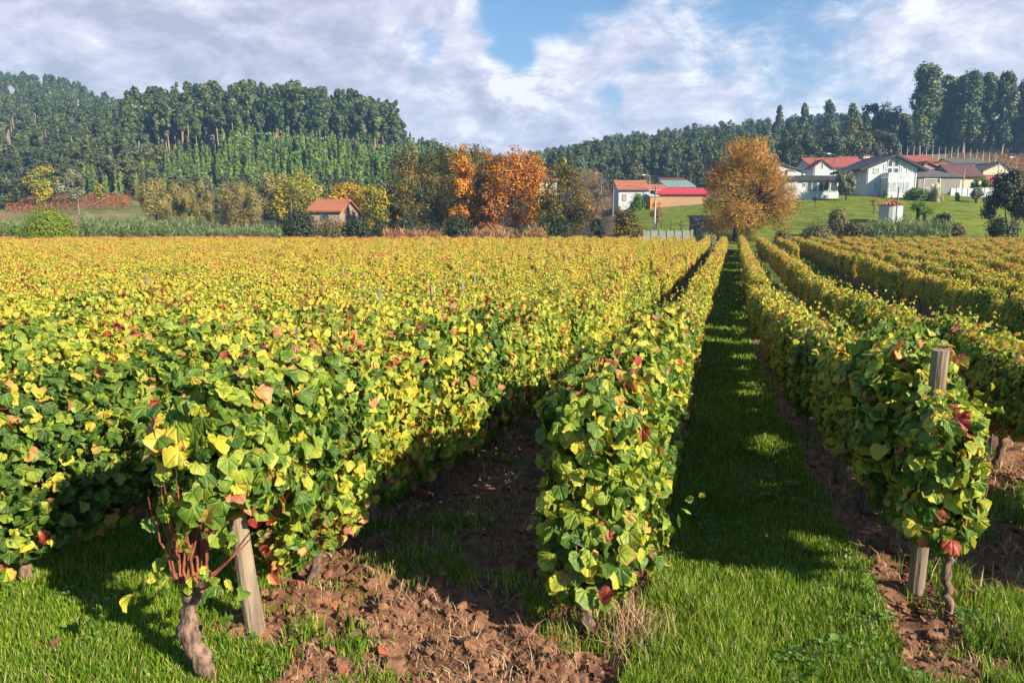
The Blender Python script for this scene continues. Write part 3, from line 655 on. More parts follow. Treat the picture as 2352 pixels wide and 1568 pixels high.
# ------------------------------------------------------------------ ground cover of the near field
def polar(n, r0, r1, a0=-48, a1=50):
    r = np.exp(rng.uniform(math.log(r0), math.log(r1), n)); a = np.radians(rng.uniform(a0, a1, n))
    return np.stack(xy(r * np.sin(a), r * np.cos(a)), 1), r
def groundz(x, y, g=None):
    g = cover_grass(x, y) if g is None else g
    c_ = fbm(x * 5.5, y * 5.5, 21, 4) - 0.45; ri = np.abs(fbm(x * 2.6, y * 2.6, 33, 3) - 0.5)
    return terrain(x, y) + (1 - g) * (c_ * .17 + (.16 - ri) * .14) + g * (fbm(x * 3, y * 3, 41, 3) - .5) * .06
def blades(name, label, n, r0, r1, L, mat, keep, wid=.0032, tones=None, flop=.45):
    p, r = polar(n, r0, r1); g = cover_grass(p[:, 0], p[:, 1])
    k = keep(p[:, 0], p[:, 1], g) > rng.random(n); p, r, g = p[k], r[k], g[k]; m = len(p)
    z = groundz(p[:, 0], p[:, 1], g) - .01
    hgt = rng.uniform(L[0], L[1], m) * (.55 + .9 * fbm(p[:, 0] * 2.5, p[:, 1] * 2.5, 77, 2)); wd = np.maximum(wid, r * .00075) * rng.uniform(.7, 1.3, m)
    a = rng.uniform(0, 6.283, m); bend = rng.uniform(.1, 1.0, m) * flop * hgt; b = rng.uniform(0, 6.283, m)
    sd = np.stack([np.cos(a), np.sin(a), a * 0], 1) * wd[:, None]; bd = np.stack([np.cos(b), np.sin(b), b * 0], 1) * bend[:, None]
    base = np.stack([p[:, 0], p[:, 1], z], 1); up = np.array([0, 0, 1.0])
    V = np.stack([base - sd, base + sd, base + bd * .3 + up * (hgt * .55)[:, None] + sd * .75, base + bd * .3 + up * (hgt * .55)[:, None] - sd * .75, base + bd + up * (hgt * .93)[:, None]], 1).reshape(-1, 3)
    o = (np.arange(m) * 5)[:, None]; t = rng.beta(2, 2, m) if tones is None else tones(m)
    mb = MB(); mb.add(V, [o + np.array([0, 1, 2, 3]), o + np.array([3, 2, 4])], 0, np.repeat(t, 5))
    return tag(mb.obj(name, mat), label, kind='stuff')
def gtone(m): return np.where(rng.random(m) < .09, 1.0, rng.beta(2, 2.2, m) * .9)
blades('grass', 'green grass of the path and headlands', 900000, 2.3, 16, (.05, .13), GRASS, lambda x, y, g: g ** 1.5, tones=gtone)
blades('path_grass', 'short grass along the far path and the wide lane', 380000, 15, 90, (.07, .14), GRASS, lambda x, y, g: g ** 1.5 * (((x > -.8) & (x < 1.0)) | ((x > 3.5) & (x < 6.6))), tones=gtone)
blades('dry_grass', 'dry straw strewn over the tilled soil', 60000, 2.9, 14, (.04, .12), STRAW, lambda x, y, g: .55 * (1 - g) * (fbm(x * 3, y * 3, 91, 2) > .5) + .05, .0024, lambda m: rng.random(m), 1.6)
blades('straw_tuft', 'pale straw tuft beside the end vine left of the path', 120000, 3.2, 4.6, (.10, .22), STRAW, lambda x, y, g: np.exp(-(((x + .40) / .13) ** 2 + ((y - 3.72) / .2) ** 2)) * .22, .0022, lambda m: rng.random(m), 1.1)
p, r = polar(14000, 2.9, 9); g = cover_grass(p[:, 0], p[:, 1])
k = (fbm(p[:, 0] * 1.3, p[:, 1] * 1.3, 55, 3) > .50) & (g > .3) & (rng.random(len(p)) < (.25 + .7 * (p[:, 0] > .1))); p, g = p[k], g[k]; z = groundz(p[:, 0], p[:, 1], g)
mb = MB(); oc = np.array([(0, 0, 0), (.42, .22, .05), (.5, .65, .02), (.2, .98, -.06), (-.2, .98, -.06), (-.5, .65, .02), (-.42, .22, .05)])
nl = 7; P = np.repeat(np.stack([p[:, 0], p[:, 1], z + .015], 1), nl, 0); m = len(P); a = rng.uniform(0, 6.283, m)
P = P + np.stack([np.cos(a) * .02, np.sin(a) * .02, rng.uniform(.0, .06, m)], 1)
mb.leaves(oc, [np.array([(0, 1, 2, 3), (0, 3, 4, 5)])[:, :], np.array([(0, 5, 6)])], P, frames(np.stack([-np.cos(a) * .5, -np.sin(a) * .5, np.ones(m)], 1) + rng.normal(0, .25, (m, 3)), np.stack([np.cos(a), np.sin(a), a * 0 + .3], 1)),
          np.repeat(rng.uniform(.010, .026, len(p)), nl) * np.where(np.repeat(rng.random(len(p)) < .03, nl), 2.0, 1), np.repeat(rng.random(len(p)), nl) * .7 + rng.random(m) * .3)
tag(mb.obj('weeds', WEED), 'low broad-leaved weeds in the grass', kind='stuff')
p, r = polar(6000, 3.0, 24); dx = np.min(np.abs(p[:, 0][:, None] - np.array(XL[:12] + XR + XG[:3])[None]), 1)
k = rng.random(len(p)) < np.exp(-(dx / .35) ** 2) * .8 + .14; p = p[k]; m = len(p)
mb = MB(); put_leaves(mb, np.stack([p[:, 0], p[:, 1], groundz(p[:, 0], p[:, 1]) + .025], 1), np.stack([rng.normal(0, .4, m), rng.normal(0, .4, m), np.ones(m) * 1.5], 1), rng.uniform(.035, .065, m), rng.random(m) ** 1.7 * .85, 0)
tag(mb.obj('fallen_leaves', LITTER, smooth=True), 'fallen brown and red vine leaves on the ground', kind='stuff')
p, r = polar(24000, 2.9, 15); g = cover_grass(p[:, 0], p[:, 1]); k = (g < .45) & (rng.random(len(p)) < .9) & (p[:, 0] > -3); p = p[k]; m = len(p)
ph = (1 + 5 ** .5) / 2
ico = np.array([(-1, ph, 0), (1, ph, 0), (-1, -ph, 0), (1, -ph, 0), (0, -1, ph), (0, 1, ph), (0, -1, -ph), (0, 1, -ph), (ph, 0, -1), (ph, 0, 1), (-ph, 0, -1), (-ph, 0, 1)]) / 1.9
icf = np.array([(0, 11, 5), (0, 5, 1), (0, 1, 7), (0, 7, 10), (0, 10, 11), (1, 5, 9), (5, 11, 4), (11, 10, 2), (10, 7, 6), (7, 1, 8), (3, 9, 4), (3, 4, 2), (3, 2, 6), (3, 6, 8), (3, 8, 9), (4, 9, 5), (2, 4, 11), (6, 2, 10), (8, 6, 7), (9, 8, 1)])
ed = {}
def _mid(a, b):
    global ico
    k = (min(a, b), max(a, b))
    if k not in ed: ed[k] = len(ico); q = ico[a] + ico[b]; ico = np.vstack([ico, q / np.linalg.norm(q) * np.linalg.norm(ico[a])])
    return ed[k]
f2_ = []
for a, b, c in icf:
    x_, y_, z_ = _mid(a, b), _mid(b, c), _mid(c, a); f2_ += [(a, x_, z_), (x_, b, y_), (z_, y_, c), (x_, y_, z_)]
icf = np.array(f2_); NI = len(ico)
sz = rng.lognormal(-4.55, .65, m).clip(.004, .05); Rm = frames(rng.normal(0, 1, (m, 3)), rng.normal(0, 1, (m, 3)))
Vv = np.einsum('nij,kj->nki', Rm, ico) * (sz[:, None, None] * rng.uniform(.62, 1.28, (m, NI, 1))) * np.array([1, 1, .75]) + np.stack([p[:, 0], p[:, 1], groundz(p[:, 0], p[:, 1]) + sz * .25], 1)[:, None]
mb = MB(); mb.add(Vv.reshape(-1, 3), [(icf[None] + (np.arange(m) * NI)[:, None, None]).reshape(-1, 3)])
tag(mb.obj('soil_clods', SOIL), 'loose reddish clods on the tilled soil', kind='stuff')

# ------------------------------------------------------------------ trees
DIA = np.array([(0, -.5, 0), (.34, 0, .07), (0, .5, 0), (-.34, 0, .07)]); DF = [np.array([(0, 1, 2, 3)])]
def wk(Z): return wz(Z) / Z
def crown_mb(H, R, shape, n, size, h0=0.15, nl=26, tall=1.0, streak=0.0, lobe=.40, seed=None):
    """leaf clumps through the volume of many lobes; local base at z = 0"""
    r = np.random.default_rng(seed if seed is not None else int(rng.integers(1e9))); mb = MB(); Ls = []
    for k in range(nl):
        t = r.uniform(0.02, .97) ** (1.25 if shape == 'dome' else .85)
        prof = {'round': math.sqrt(max(0, 1 - (2 * t - 1) ** 2)), 'cone': (1 - t) ** .75 * .95 + .05, 'dome': math.sqrt(1 - t * t), 'column': min(1, (1 - t) * 3 + .15) * min(1, t * 4 + .45),
                'top': math.sqrt(max(0, 1 - (1.5 * t - .55) ** 2)) * (.6 + .4 * t), 'willow': (1 - t) ** .42 * (.82 + .20 * min(1, 3 * t)), 'flat': math.sqrt(max(0, 1 - (2 * t - 1) ** 2))}[shape]
        a = r.uniform(0, 6.283); q = math.sqrt(r.random()) * (.78 if shape != 'cone' else .6)
        if shape == 'dome':                                   # even rounded heap of lobes sitting on the ground
            u = r.random() ** .7; lr = min(R, H) * lobe * r.uniform(.75, 1.05); t2 = math.asin(u)
            Ls.append((math.cos(a) * math.cos(t2) * max(R - lr, .1) * r.uniform(.55, 1), math.sin(a) * math.cos(t2) * max(R - lr, .1) * r.uniform(.55, 1), max(H - lr * tall, .1) * math.sin(t2) * r.uniform(.85, 1), lr, r.random()))
            continue
        lr = R * lobe * r.uniform(.6, 1.15) * (.45 + .55 * prof); cz = h0 * H + (H * (1 - h0)) * t
        cz = min(cz, H - lr * tall * .55)
        Ls.append((math.cos(a) * prof * R * q, math.sin(a) * prof * R * q, cz, lr, r.random()))
    tot = sum(l[3] ** 2 for l in Ls)
    for lx, ly, lz_, lr, lt in Ls:
        m = max(6, int(n * lr * lr / tot)); D = r.normal(0, 1, (m, 3)); D /= np.linalg.norm(D, axis=1)[:, None]
        rad_ = lr * (r.uniform(.25, 1.0, m) ** .45) * (1 + .22 * r.normal(0, 1, m).clip(-1.5, 1.5) * .6)
        P = np.array([lx, ly, lz_]) + D * rad_[:, None] * np.array([1, 1, tall]); P[:, 2] = np.maximum(P[:, 2], .05)
        N = D + r.normal(0, .36, (m, 3)) + np.array([0, 0, .2])
        if streak:
            o_ = P - np.array([0, 0, H * .35]); o_ /= np.linalg.norm(o_, axis=1)[:, None] + 1e-9
            T = o_ * streak + r.normal(0, .35, (m, 3)); b = DIA * np.array([.45, 1.7, 1])
        else: T = r.normal(0, 1, (m, 3)); b = DIA
        mb.leaves(b, DF, P, frames(N, T), size * r.uniform(.6, 1.35, m), np.clip(lt * .5 + r.random(m) * .5, 0, 1))
    return mb, Ls
def limbs_mb(H, R, Ls, r0, fork=.25, n=9, bend=.1, dark=None, lean=0.0):
    mb = MB(); tt = np.linspace(0, 1, 6); top = H * fork
    P = np.stack([lean * H * tt + bend * R * .3 * np.sin(tt * 3), bend * R * .2 * np.sin(tt * 4 + 1), -.4 + (top + .4) * tt], 1)
    mb.tube(P, r0 * np.array([1.35, 1.05, .95, .9, .85, .8]), 9, bump=.08)
    for l in sorted(Ls, key=lambda l: -l[3])[:n]:
        q = np.linspace(0, 1, 6); e = np.array(l[:3]); s = P[-1]
        C = s + (e - s) * q[:, None]; C[:, 2] += np.sin(q * np.pi) * .06 * H; C[:, :2] += rng.normal(0, .02 * R, (6, 2))
        mb.tube(C, np.linspace(r0 * .55, r0 * .10, 6), 6, cap=False)
    return mb
def tree(name, label, cat, px, Z, ytop, wpx, shape, mat, n=2200, size=None, h0=.15, nl=26, tall=1.0, streak=0.0, lobe=.40, trunk=DTRUNK, r0=None, fork=.22, nb=9, group=None, lean=0.0, sink=0.0, ybase=None):
    k_ = wk(Z); size = (size or Z * .0021) * k_; r0 = r0 * k_ if r0 else r0; Z = wz(Z)
    lat_ = latof(px, 520, Z); x, y = xy(lat_, Z); z = gz(x, y) - sink; H = zof(ytop, Z) - z; R = wpx / 2 * Z / F
    t = thing(name, label, cat, (x, y, z), rng.uniform(-.4, .4), group)
    cm, Ls = crown_mb(H, R, shape, int(n * 2.3), size * 1.3, h0, nl, tall, streak, lobe)
    limbs_mb(H, R, Ls, r0 or max(.07, H * .018), fork, nb, lean=lean).obj('trunk', trunk, t, True)
    cm.obj('crown', mat, t)
    return t
def shrub(name, label, cat, px, Z, ytop, wpx, mat, n=1300, size=None, shape='dome', group=None, tall=1.0, nl=24, lobe=.52, streak=0.0, stem=DTRUNK):
    return tree(name, label, cat, px, Z, ytop, wpx, shape, mat, n, size, 0.0, nl, tall, streak, lobe, r0=.06, fork=.12, nb=6, group=group, trunk=stem)

# ---- the forest: shared tree meshes, the largest in view as trees of their own, the rest as one wood per kind
def forest_variants(kind, k):
    vs = []
    for s in range(k):
        if kind == 'eucalyptus':
            H, R = 20.0, rng.uniform(2.2, 3.0); cm, Ls = crown_mb(H, R, 'top', 1900, .95, .46, 19, 1.35, lobe=.42)
            tm = limbs_mb(H, R, Ls, .19, .58, 6, lean=rng.normal(0, .02)); vs.append((tm.mesh('trunk', ETRUNK, True), cm.mesh('crown', EUC)))
        elif kind == 'dark':
            H, R = 16.0, rng.uniform(2.6, 3.6); cm, Ls = crown_mb(H, R, 'column', 1800, .85, .06, 26, 1.6, lobe=.40)
            tm = limbs_mb(H, R, Ls, .18, .5, 4); vs.append((tm.mesh('trunk', ETRUNK, True), cm.mesh('crown', EUC)))
        elif kind == 'pine':
            H, R = 14.0, rng.uniform(1.7, 2.4); cm, Ls = crown_mb(H, R, 'cone', 1700, .72, .04, 26, 1.5, lobe=.42)
            tm = limbs_mb(H, R, Ls, .13, .5, 4); vs.append((tm.mesh('trunk', ETRUNK, True), cm.mesh('crown', PINE)))
        else:
            H, R = 11.0, rng.uniform(3.4, 4.4); cm, Ls = crown_mb(H, R, 'round', 1800, .75, .10, 22, .9, lobe=.40)
            tm = limbs_mb(H, R, Ls, .18, .3, 6); vs.append((tm.mesh('trunk', DTRUNK, True), cm.mesh('crown', BROAD)))
    return vs, {'eucalyptus': 20.0, 'pine': 14.0, 'broad': 11.0, 'dark': 16.0}[kind]
cand = {'eucalyptus': [], 'pine': [], 'broad': [], 'dark': []}
def plant(kind, px0, px1, Z0, Z1, gap, hgt, phrase, jit=.45, hvar=.22):
    """trees on a loose grid over a stretch of slope"""
    Z = Z0
    while Z < Z1:
        k = wk(Z); l0, l1 = latof(px0, 400, wz(Z)), latof(px1, 400, wz(Z)); l = l0 + rng.uniform(0, gap * k)
        while l < l1:
            zs = Z + rng.normal(0, gap * jit); zz_ = wz(zs); ll = l + rng.normal(0, gap * jit * k)
            x, y = xy(ll, zz_); h = (hgt(zs) if callable(hgt) else hgt) * k
            cand[kind].append((zz_, x, y, h * rng.uniform(1 - hvar, 1 + hvar), phrase)); l += gap * k * (.75 + .25 * (Z / Z0))
        Z += gap
plant('eucalyptus', -90, 330, 300, 665, 8.8, 17, 'on the misty far left hill')
plant('broad', -90, 340, 275, 330, 9, 12, 'at the foot of the far left hill')
plant('eucalyptus', 300, 915, 352, 425, 6.2, lambda Z: 25, 'along the crest of the left hill')
plant('broad', 300, 890, 405, 445, 6, 15, 'under the crest of the left hill')
plant('pine', 190, 520, 268, 352, 5.6, 10, 'low on the left hill')
plant('pine', 520, 975, 268, 358, 5.2, 13.5, 'on the sunny slope of the left hill')
plant('pine', 900, 1100, 330, 430, 6, 14, 'on the low ridge behind the orange trees')
plant('broad', 380, 900, 236, 266, 8.5, 10, 'at the foot of the left hill')
plant('broad', 930, 1260, 300, 420, 11, 14, 'behind the orange autumn trees')
plant('pine', 1050, 1300, 420, 520, 9, 16, 'on the low saddle between the hills')
plant('dark', 1240, 2060, 325, 530, 8.6, 14.5, 'on the wooded right hill', hvar=.28)
plant('dark', 2040, 2440, 330, 420, 9, 15, 'behind the tall eucalyptus group')
plant('broad', 1330, 2040, 262, 300, 10, 9, 'at the foot of the right hill')
KIND = {'eucalyptus': ('eucalyptus_tree', 'eucalyptus', 'tall bare-trunked eucalyptus with a dark crown ', 'eucalyptus_woods', 'dense eucalyptus woods filling the hills behind the nearer trees'),
        'pine': ('pine_tree', 'pine tree', 'young cone-shaped light green tree ', 'pine_woods', 'dense young conical trees filling the slopes behind the nearer trees'),
        'dark': ('conifer_tree', 'conifer', 'dark narrow full-crowned tree ', 'conifer_woods', 'dense dark woods filling the right hill behind the nearer trees'),
        'broad': ('broadleaf_tree', 'tree', 'rounded olive green broadleaf tree ', 'broadleaf_woods', 'rounded broadleaf trees filling the feet of the hills')}
for kind, L in cand.items():
    vs, H0 = forest_variants(kind, 6); nm, cat, lab, sname, slab = KIND[kind]
    L.sort(key=lambda c: -c[3] / c[0])
    lim = {'eucalyptus': 296, 'pine': 290, 'broad': 200, 'dark': 290}[kind]
    src = {}
    for i, (Z, x, y, h, ph_) in enumerate(L[:lim]):
        t = thing(nm, lab + ph_, cat, (x, y, gz(x, y) - .3), rng.uniform(0, 6.28), lab.split()[-1] + ' ' + kind + ' trees ' + ph_)
        s = h / H0; t.scale = (s * rng.uniform(.85, 1.2), s * rng.uniform(.85, 1.2), s); v = i % len(vs)
        a, b = link('trunk', vs[v][0], t), link('crown', vs[v][1], t); src.setdefault(v, [a, b])
    R2 = L[lim:]
    if R2:
        q = np.array([(c[1], c[2], gz(c[1], c[2]) - .3) for c in R2]); s = np.array([c[3] for c in R2]) / H0
        scatter(sname, slab, q, rng.uniform(0, 6.28, len(R2)), np.stack([s * rng.uniform(.85, 1.2, len(R2)), s * rng.uniform(.85, 1.2, len(R2)), s], 1), [src[k] for k in sorted(src)])

# ---- the big eucalypts on the right
for px, yt, w_, Z, l in ((2098, 154, 92, 318, 'tallest eucalyptus with a leaning rounded top at the left end of the tall group'), (2150, 168, 80, 330, 'tall eucalyptus second from the left of the tall group'),
                         (2195, 170, 95, 322, 'broad tall eucalyptus in the middle of the tall group'), (2243, 168, 62, 330, 'narrow tall eucalyptus right of the middle of the tall group'),
                         (2282, 170, 66, 320, 'tall eucalyptus with a domed top near the right of the tall group'), (2322, 180, 80, 326, 'tall eucalyptus at the right edge of the tall group'),
                         (2378, 205, 90, 320, 'tall eucalyptus cut off by the right border')):
    tree('eucalyptus_tree', l, 'eucalyptus', px, Z, yt, w_, 'top', EUC, 3400, .85, .16, 38, 1.25, 0, .40, ETRUNK, .34, .55, 12, 'tall eucalyptus group on the right hill', lean=rng.normal(0, .02))
for px, yt, w_, l in ((2120, 300, 70, 'low leafy tree at the feet of the leftmost tall eucalypts'), (2215, 290, 80, 'low leafy tree under the middle of the tall eucalypts'), (2300, 285, 80, 'low leafy tree under the rightmost tall eucalypts'), (2020, 232, 90, 'dark pine left of the tall eucalyptus group'), (1985, 240, 70, 'dark broad pine behind the village houses')):
    tree('broadleaf_tree', l, 'tree', px, 328, yt, w_, 'round', EUC, 1700, .8, .1, 22, 1.1)
for px, yt, w_, Z, l in ((1775, 243, 42, 400, 'dark pointed pine standing above the right wood'), (1832, 238, 40, 395, 'dark pine above the right wood, second from the pointed one'), (1888, 228, 60, 390, 'dark broad pine highest above the white houses'), (1940, 240, 60, 385, 'dark pine left of the broad pine behind the village')):
    tree('pine_tree', l, 'pine tree', px, Z, yt, w_, 'cone', EUC, 1500, .9, .05, 46, 1.3, 0, .5)
for px, yt, w_, l in ((1800, 300, 62, 'pale green rounded tree just right of the willow top'), (1846, 305, 60, 'pale green tree behind the low white house'), (1893, 292, 66, 'tall pale green tree behind the red roofs'), (1950, 268, 76, 'large mid green tree behind the white gabled house'), (2000, 300, 66, 'mid green tree left of the terraced vineyard'), (2032, 288, 40, 'slim pale tree beside the terraced vineyard')):
    tree('broadleaf_tree', l, 'tree', px, 292, yt, w_, 'round', BROAD, 2000, .62, .06, 28, 1.25, group='trees behind the village')

# ---- trees between the field and the hills
for a in ((114, 143, 465, 152, 'dome', P_BRIGHT, 11000, .25, 'round clipped bright green bush at the left end of the field', 'round_bush', 'bush', 60, .60),):
    shrub(a[9], a[8], a[10], a[0], a[1], a[2], a[3], a[5], a[6], a[7], a[4], nl=a[11], lobe=a[12])
for px, Z, yt, w_, l in ((372, 190, 415, 112, 'yellowish poplar thicket above the left reeds'), (452, 192, 413, 85, 'yellowish poplar clump right of the poplar thicket'), (552, 186, 413, 118, 'yellowish poplar thicket behind the dark bush')):
    tree('poplar_tree', l, 'poplar', px, Z, yt, w_, 'column', P_POPLAR, 3200, .42, .05, 34, 1.8, 1.2, .26, nb=14, fork=.1)
T5 = (('tree', 'yellow-green tree above the old ruined house', 'tree', 692, 205, 392, 130, 'round', P_YGREEN, 2600), ('tree', 'olive green tree left of the yellow-green tree', 'tree', 637, 207, 398, 100, 'round', P_POPLAR, 2000),
      ('tree', 'grey-green tree behind the poplar thickets', 'tree', 482, 240, 400, 34, 'round', P_OLIVE, 900), ('tree', 'golden tree right of the old ruined house', 'tree', 808, 178, 423, 125, 'round', P_GOLD, 2600),
      ('tree', 'yellow-leaved bushy tree left of the dark tall trees', 'tree', 864, 168, 430, 110, 'round', P_YGREEN, 2300), ('tree', 'dark olive tall tree at the left of the orange trees', 'tree', 950, 172, 350, 150, 'round', P_DKOLIVE, 3600),
      ('tree', 'brown and orange tall tree behind the dark olive tree', 'tree', 1015, 180, 334, 150, 'round', P_DKOLIVE, 3200), ('tree', 'russet tall tree between the dark and the orange tree', 'tree', 1082, 174, 336, 145, 'round', P_MIX, 3400),
      ('tree', 'tree with mixed yellow and rust leaves left of the big orange tree', 'tree', 1128, 170, 345, 105, 'round', P_MIX, 2600), ('tree', 'big bright orange tree in the centre of the tree line', 'tree', 1186, 166, 335, 150, 'round', P_ORANGE, 4200),
      ('tree', 'orange and brown tree just left of the big orange tree', 'tree', 1068, 168, 362, 84, 'round', P_ORANGE, 2400), ('tree', 'golden orange tree touching the right side of the big orange tree', 'tree', 1232, 168, 356, 56, 'round', P_GOLD, 1900), ('tree', 'dark olive lower tree at the left end of the tall trees', 'tree', 908, 168, 418, 80, 'round', P_DKOLIVE, 2200),
      ('tree', 'low red-orange tree in front of the tall autumn trees', 'tree', 1116, 160, 448, 56, 'column', P_RUST, 1500), ('tree', 'dark green tree with yellow top right of the big orange tree', 'tree', 1292, 160, 385, 150, 'round', P_DKOLIVE, 3400),
      ('tree', 'thin yellow-green leader rising behind the dark green tree', 'tree', 1292, 166, 358, 46, 'cone', P_YGREEN, 900), ('tree', 'leafless brown tree right of the tree line', 'tree', 1358, 174, 386, 110, 'round', P_BROWN, 2600),
      ('tree', 'yellow-green tree at the foot of the left hill above the bush', 'tree', 112, 240, 385, 92, 'round', P_YGREEN, 1700), ('tree', 'grey olive tree right of the yellow-green hillfoot tree', 'tree', 172, 238, 392, 70, 'round', P_OLIVE, 1700),
      ('tree', 'small yellow tree above the rusty vineyard', 'tree', 236, 243, 420, 28, 'round', P_YGREEN, 500), ('tree', 'dark green tree at the left border', 'tree', 20, 240, 400, 90, 'round', BROAD, 1700))
for nm, l, cat, px, Z, yt, w_, shp, mt, n in T5:
    bare = 'leafless' in l
    tree(nm, l, cat, px, Z, yt, w_, shp, mt, n, (Z * .0013 if bare else Z * .0021), .08, 36 if n > 2400 else 24, 1.15 if shp == 'round' else 1.3, 1.3 if bare else 0.0, .36, nb=16 if n > 2400 else 8, fork=.2, r0=.22 if n > 2400 else .12)
shrub('bush', 'very dark rounded bush in front of the old ruined house', 'bush', 690, 160, 464, 112, P_DARK, 2600, .34)
shrub('bush', 'brownish scrub bush hiding the wall of the old ruined house', 'bush', 756, 156, 484, 104, P_SCRUB, 1200, .3)
shrub('bush', 'dark green bush between dark tall trees and orange tree', 'bush', 1000, 156, 505, 80, P_DARK, 1500, .3)
shrub('bush', 'dark green bush under the right edge of the orange tree', 'bush', 1200, 155, 512, 60, P_DARK, 1200, .3)
shrub('bush', 'dark green bush under the golden leaved trees at the ruined house', 'bush', 872, 156, 505, 60, P_DARK, 1200, .3)
shrub('bush', 'dark bush under the golden tree', 'bush', 815, 160, 490, 110, P_DARK, 1900, .34)
shrub('bush', 'dark undergrowth bush below the tall dark tree', 'bush', 935, 158, 488, 80, P_DARK, 1500, .34)
shrub('bush', 'dark bush below the russet tall tree', 'bush', 1055, 158, 482, 100, P_DARK, 1900, .34)
shrub('bush', 'dark bush below the dark green tree with yellow top', 'bush', 1275, 156, 478, 130, P_DARK, 2200, .34)
shrub('bush', 'dark reddish bush left of the utility pole', 'bush', 1440, 158, 470, 96, P_DKOLIVE, 2200, .32)
shrub('bush', 'slim dark cypress-like bush left of the reddish bush', 'bush', 1372, 157, 500, 34, P_DARK, 700, .3, 'column')
shrub('bush', 'bright green low bush behind the left border of the field', 'bush', 38, 150, 512, 46, P_LAWNB, 900, .3)
tree('willow_tree', 'large golden brown willow standing alone at the end of the grass path', 'willow', 1714, 158, 318, 300, 'willow', P_WILLOW, 11000, .36, .07, 120, 1.05, 1.6, .21, DTRUNK, .62, .24, 26)
x, y = xy(latof(1700, 520, wz(158)), wz(158.5))
mb = MB(); tt = np.linspace(0, 1, 7); mb.tube(np.stack([-.6 * tt - .25, 0 * tt, 3.5 * tt - .3], 1), np.linspace(.34, .15, 7), 9, bump=.08)
w2 = thing('willow_tree', 'second dark leaning trunk beside the large golden willow', 'willow', (x, y, gz(x, y)))
mb.obj('trunk', DTRUNK, w2, True); cm, _ = crown_mb(6.0, 2.7, 'round', 1800, .24, .35, 22, 1.0, 1.5, .35); cm.obj('crown', P_WILLOW, w2).location = (-1.0, 0, 0)

# ---- garden plants on the lawn
tree('olive_tree', 'rounded grey olive tree on the lawn before the white gabled house', 'olive tree', 1938, 184, 393, 54, 'round', P_OLIVE, 2000, .30, .2, 24, 1.1, 0, .38, r0=.2)
shrub('pine_bush', 'wide bright green clipped pine bush right of the white gabled house', 'bush', 2100, 184, 428, 72, P_LAWNB, 2000, .28)
g_ = thing('pampas_grass', 'pampas grass clump with cream plumes beside the clipped pine bush', 'pampas grass', xy(latof(2150, 450, wz(183)), wz(183)) + (gz(*xy(latof(2150, 450, wz(183)), wz(183))),)); g_.scale = (.75, .75, .75)
mb = MB(); m = 900; a = rng.uniform(0, 6.283, m); b_ = DIA * np.array([.14, 2.6, 1]); mb.leaves(b_, DF, np.stack([np.cos(a) * rng.uniform(0, 1.6, m), np.sin(a) * rng.uniform(0, 1.6, m), rng.uniform(.3, 2.2, m)], 1), frames(np.stack([np.cos(a), np.sin(a), a * 0 + .3], 1), np.stack([np.cos(a) * .35, np.sin(a) * .35, a * 0 + 1], 1)), rng.uniform(.7, 1.2, m), rng.random(m)); mb.obj('blades', P_PAMPAS, g_)
for k in range(8):
    mb = MB(); a, q = rng.uniform(0, 6.283), rng.uniform(.2, 1.3); mb.lathe([(.02, 0), (.16, .4), (.2, .9), (.1, 1.4), (.01, 1.7)], (math.cos(a) * q, math.sin(a) * q, 2.0 + rng.uniform(0, .9)), 7); mb.obj('plume', P_PLUME, g_, True)
tree('cloud_pruned_tree', 'small pruned tree with a thick dark trunk on the lawn', 'tree', 2236, 183, 432, 36, 'round', P_OLIVE, 900, .28, .35, 12, .8, 0, .42, r0=.38, fork=.3)
tree('stone_pine', 'small bright green pine behind the pruned tree', 'pine tree', 2241, 192, 409, 40, 'round', P_LAWNB, 900, .3, .3, 14, .8)
tree('sapling', 'tiny green sapling on the lawn before the low white house', 'sapling', 1869, 178, 439, 12, 'round', P_LAWNB, 160, .28, .35, 8, r0=.05)
tree('sapling', 'small red-leaved sapling on the lawn left of the well house', 'sapling', 2004, 172, 447, 12, 'column', P_RUST, 220, .26, .3, 10, r0=.05)
shrub('bush', 'small round bush against the white gabled house front', 'bush', 2028, 186, 436, 12, P_LAWNB, 260, .26)
shrub('bush', 'small clipped round bush near the white garden wall', 'bush', 2192, 184, 440, 14, P_LAWNB, 260, .26)
shrub('bush', 'brown and yellow bush below the lawn', 'bush', 1925, 158, 470, 66, P_SCRUB, 1700, .30)
shrub('bush', 'dark leafy bush right of the well house', 'bush', 2165, 158, 480, 62, P_DARK, 1500, .30)
shrub('bush', 'yellowish scrub bush at the right end of the reed bed', 'bush', 2202, 152, 508, 50, P_SCRUB, 1200, .28)
shrub('bush', 'grey-green scrub bush right of the willow', 'bush', 1880, 151, 505, 110, P_SCRUB, 2200, .28)
shrub('bush', 'low dark scrub bush left of the reed bed', 'bush', 1965, 150, 500, 80, P_DKOLIVE, 1700, .28)
shrub('bush', 'grey-green shrub under the right side of the willow', 'bush', 1800, 150, 520, 60, P_SCRUB, 1200, .28)
shrub('bush', 'grey-green shrub left of the willow trunk', 'bush', 1628, 150, 528, 60, P_OLIVE, 1200, .28)
tree('tree', 'big dark tree filling the right border beside the lawn', 'tree', 2318, 152, 394, 128, 'round', P_DARK, 5200, .34, .04, 40, 1.1, 0, .36, r0=.3, fork=.15)
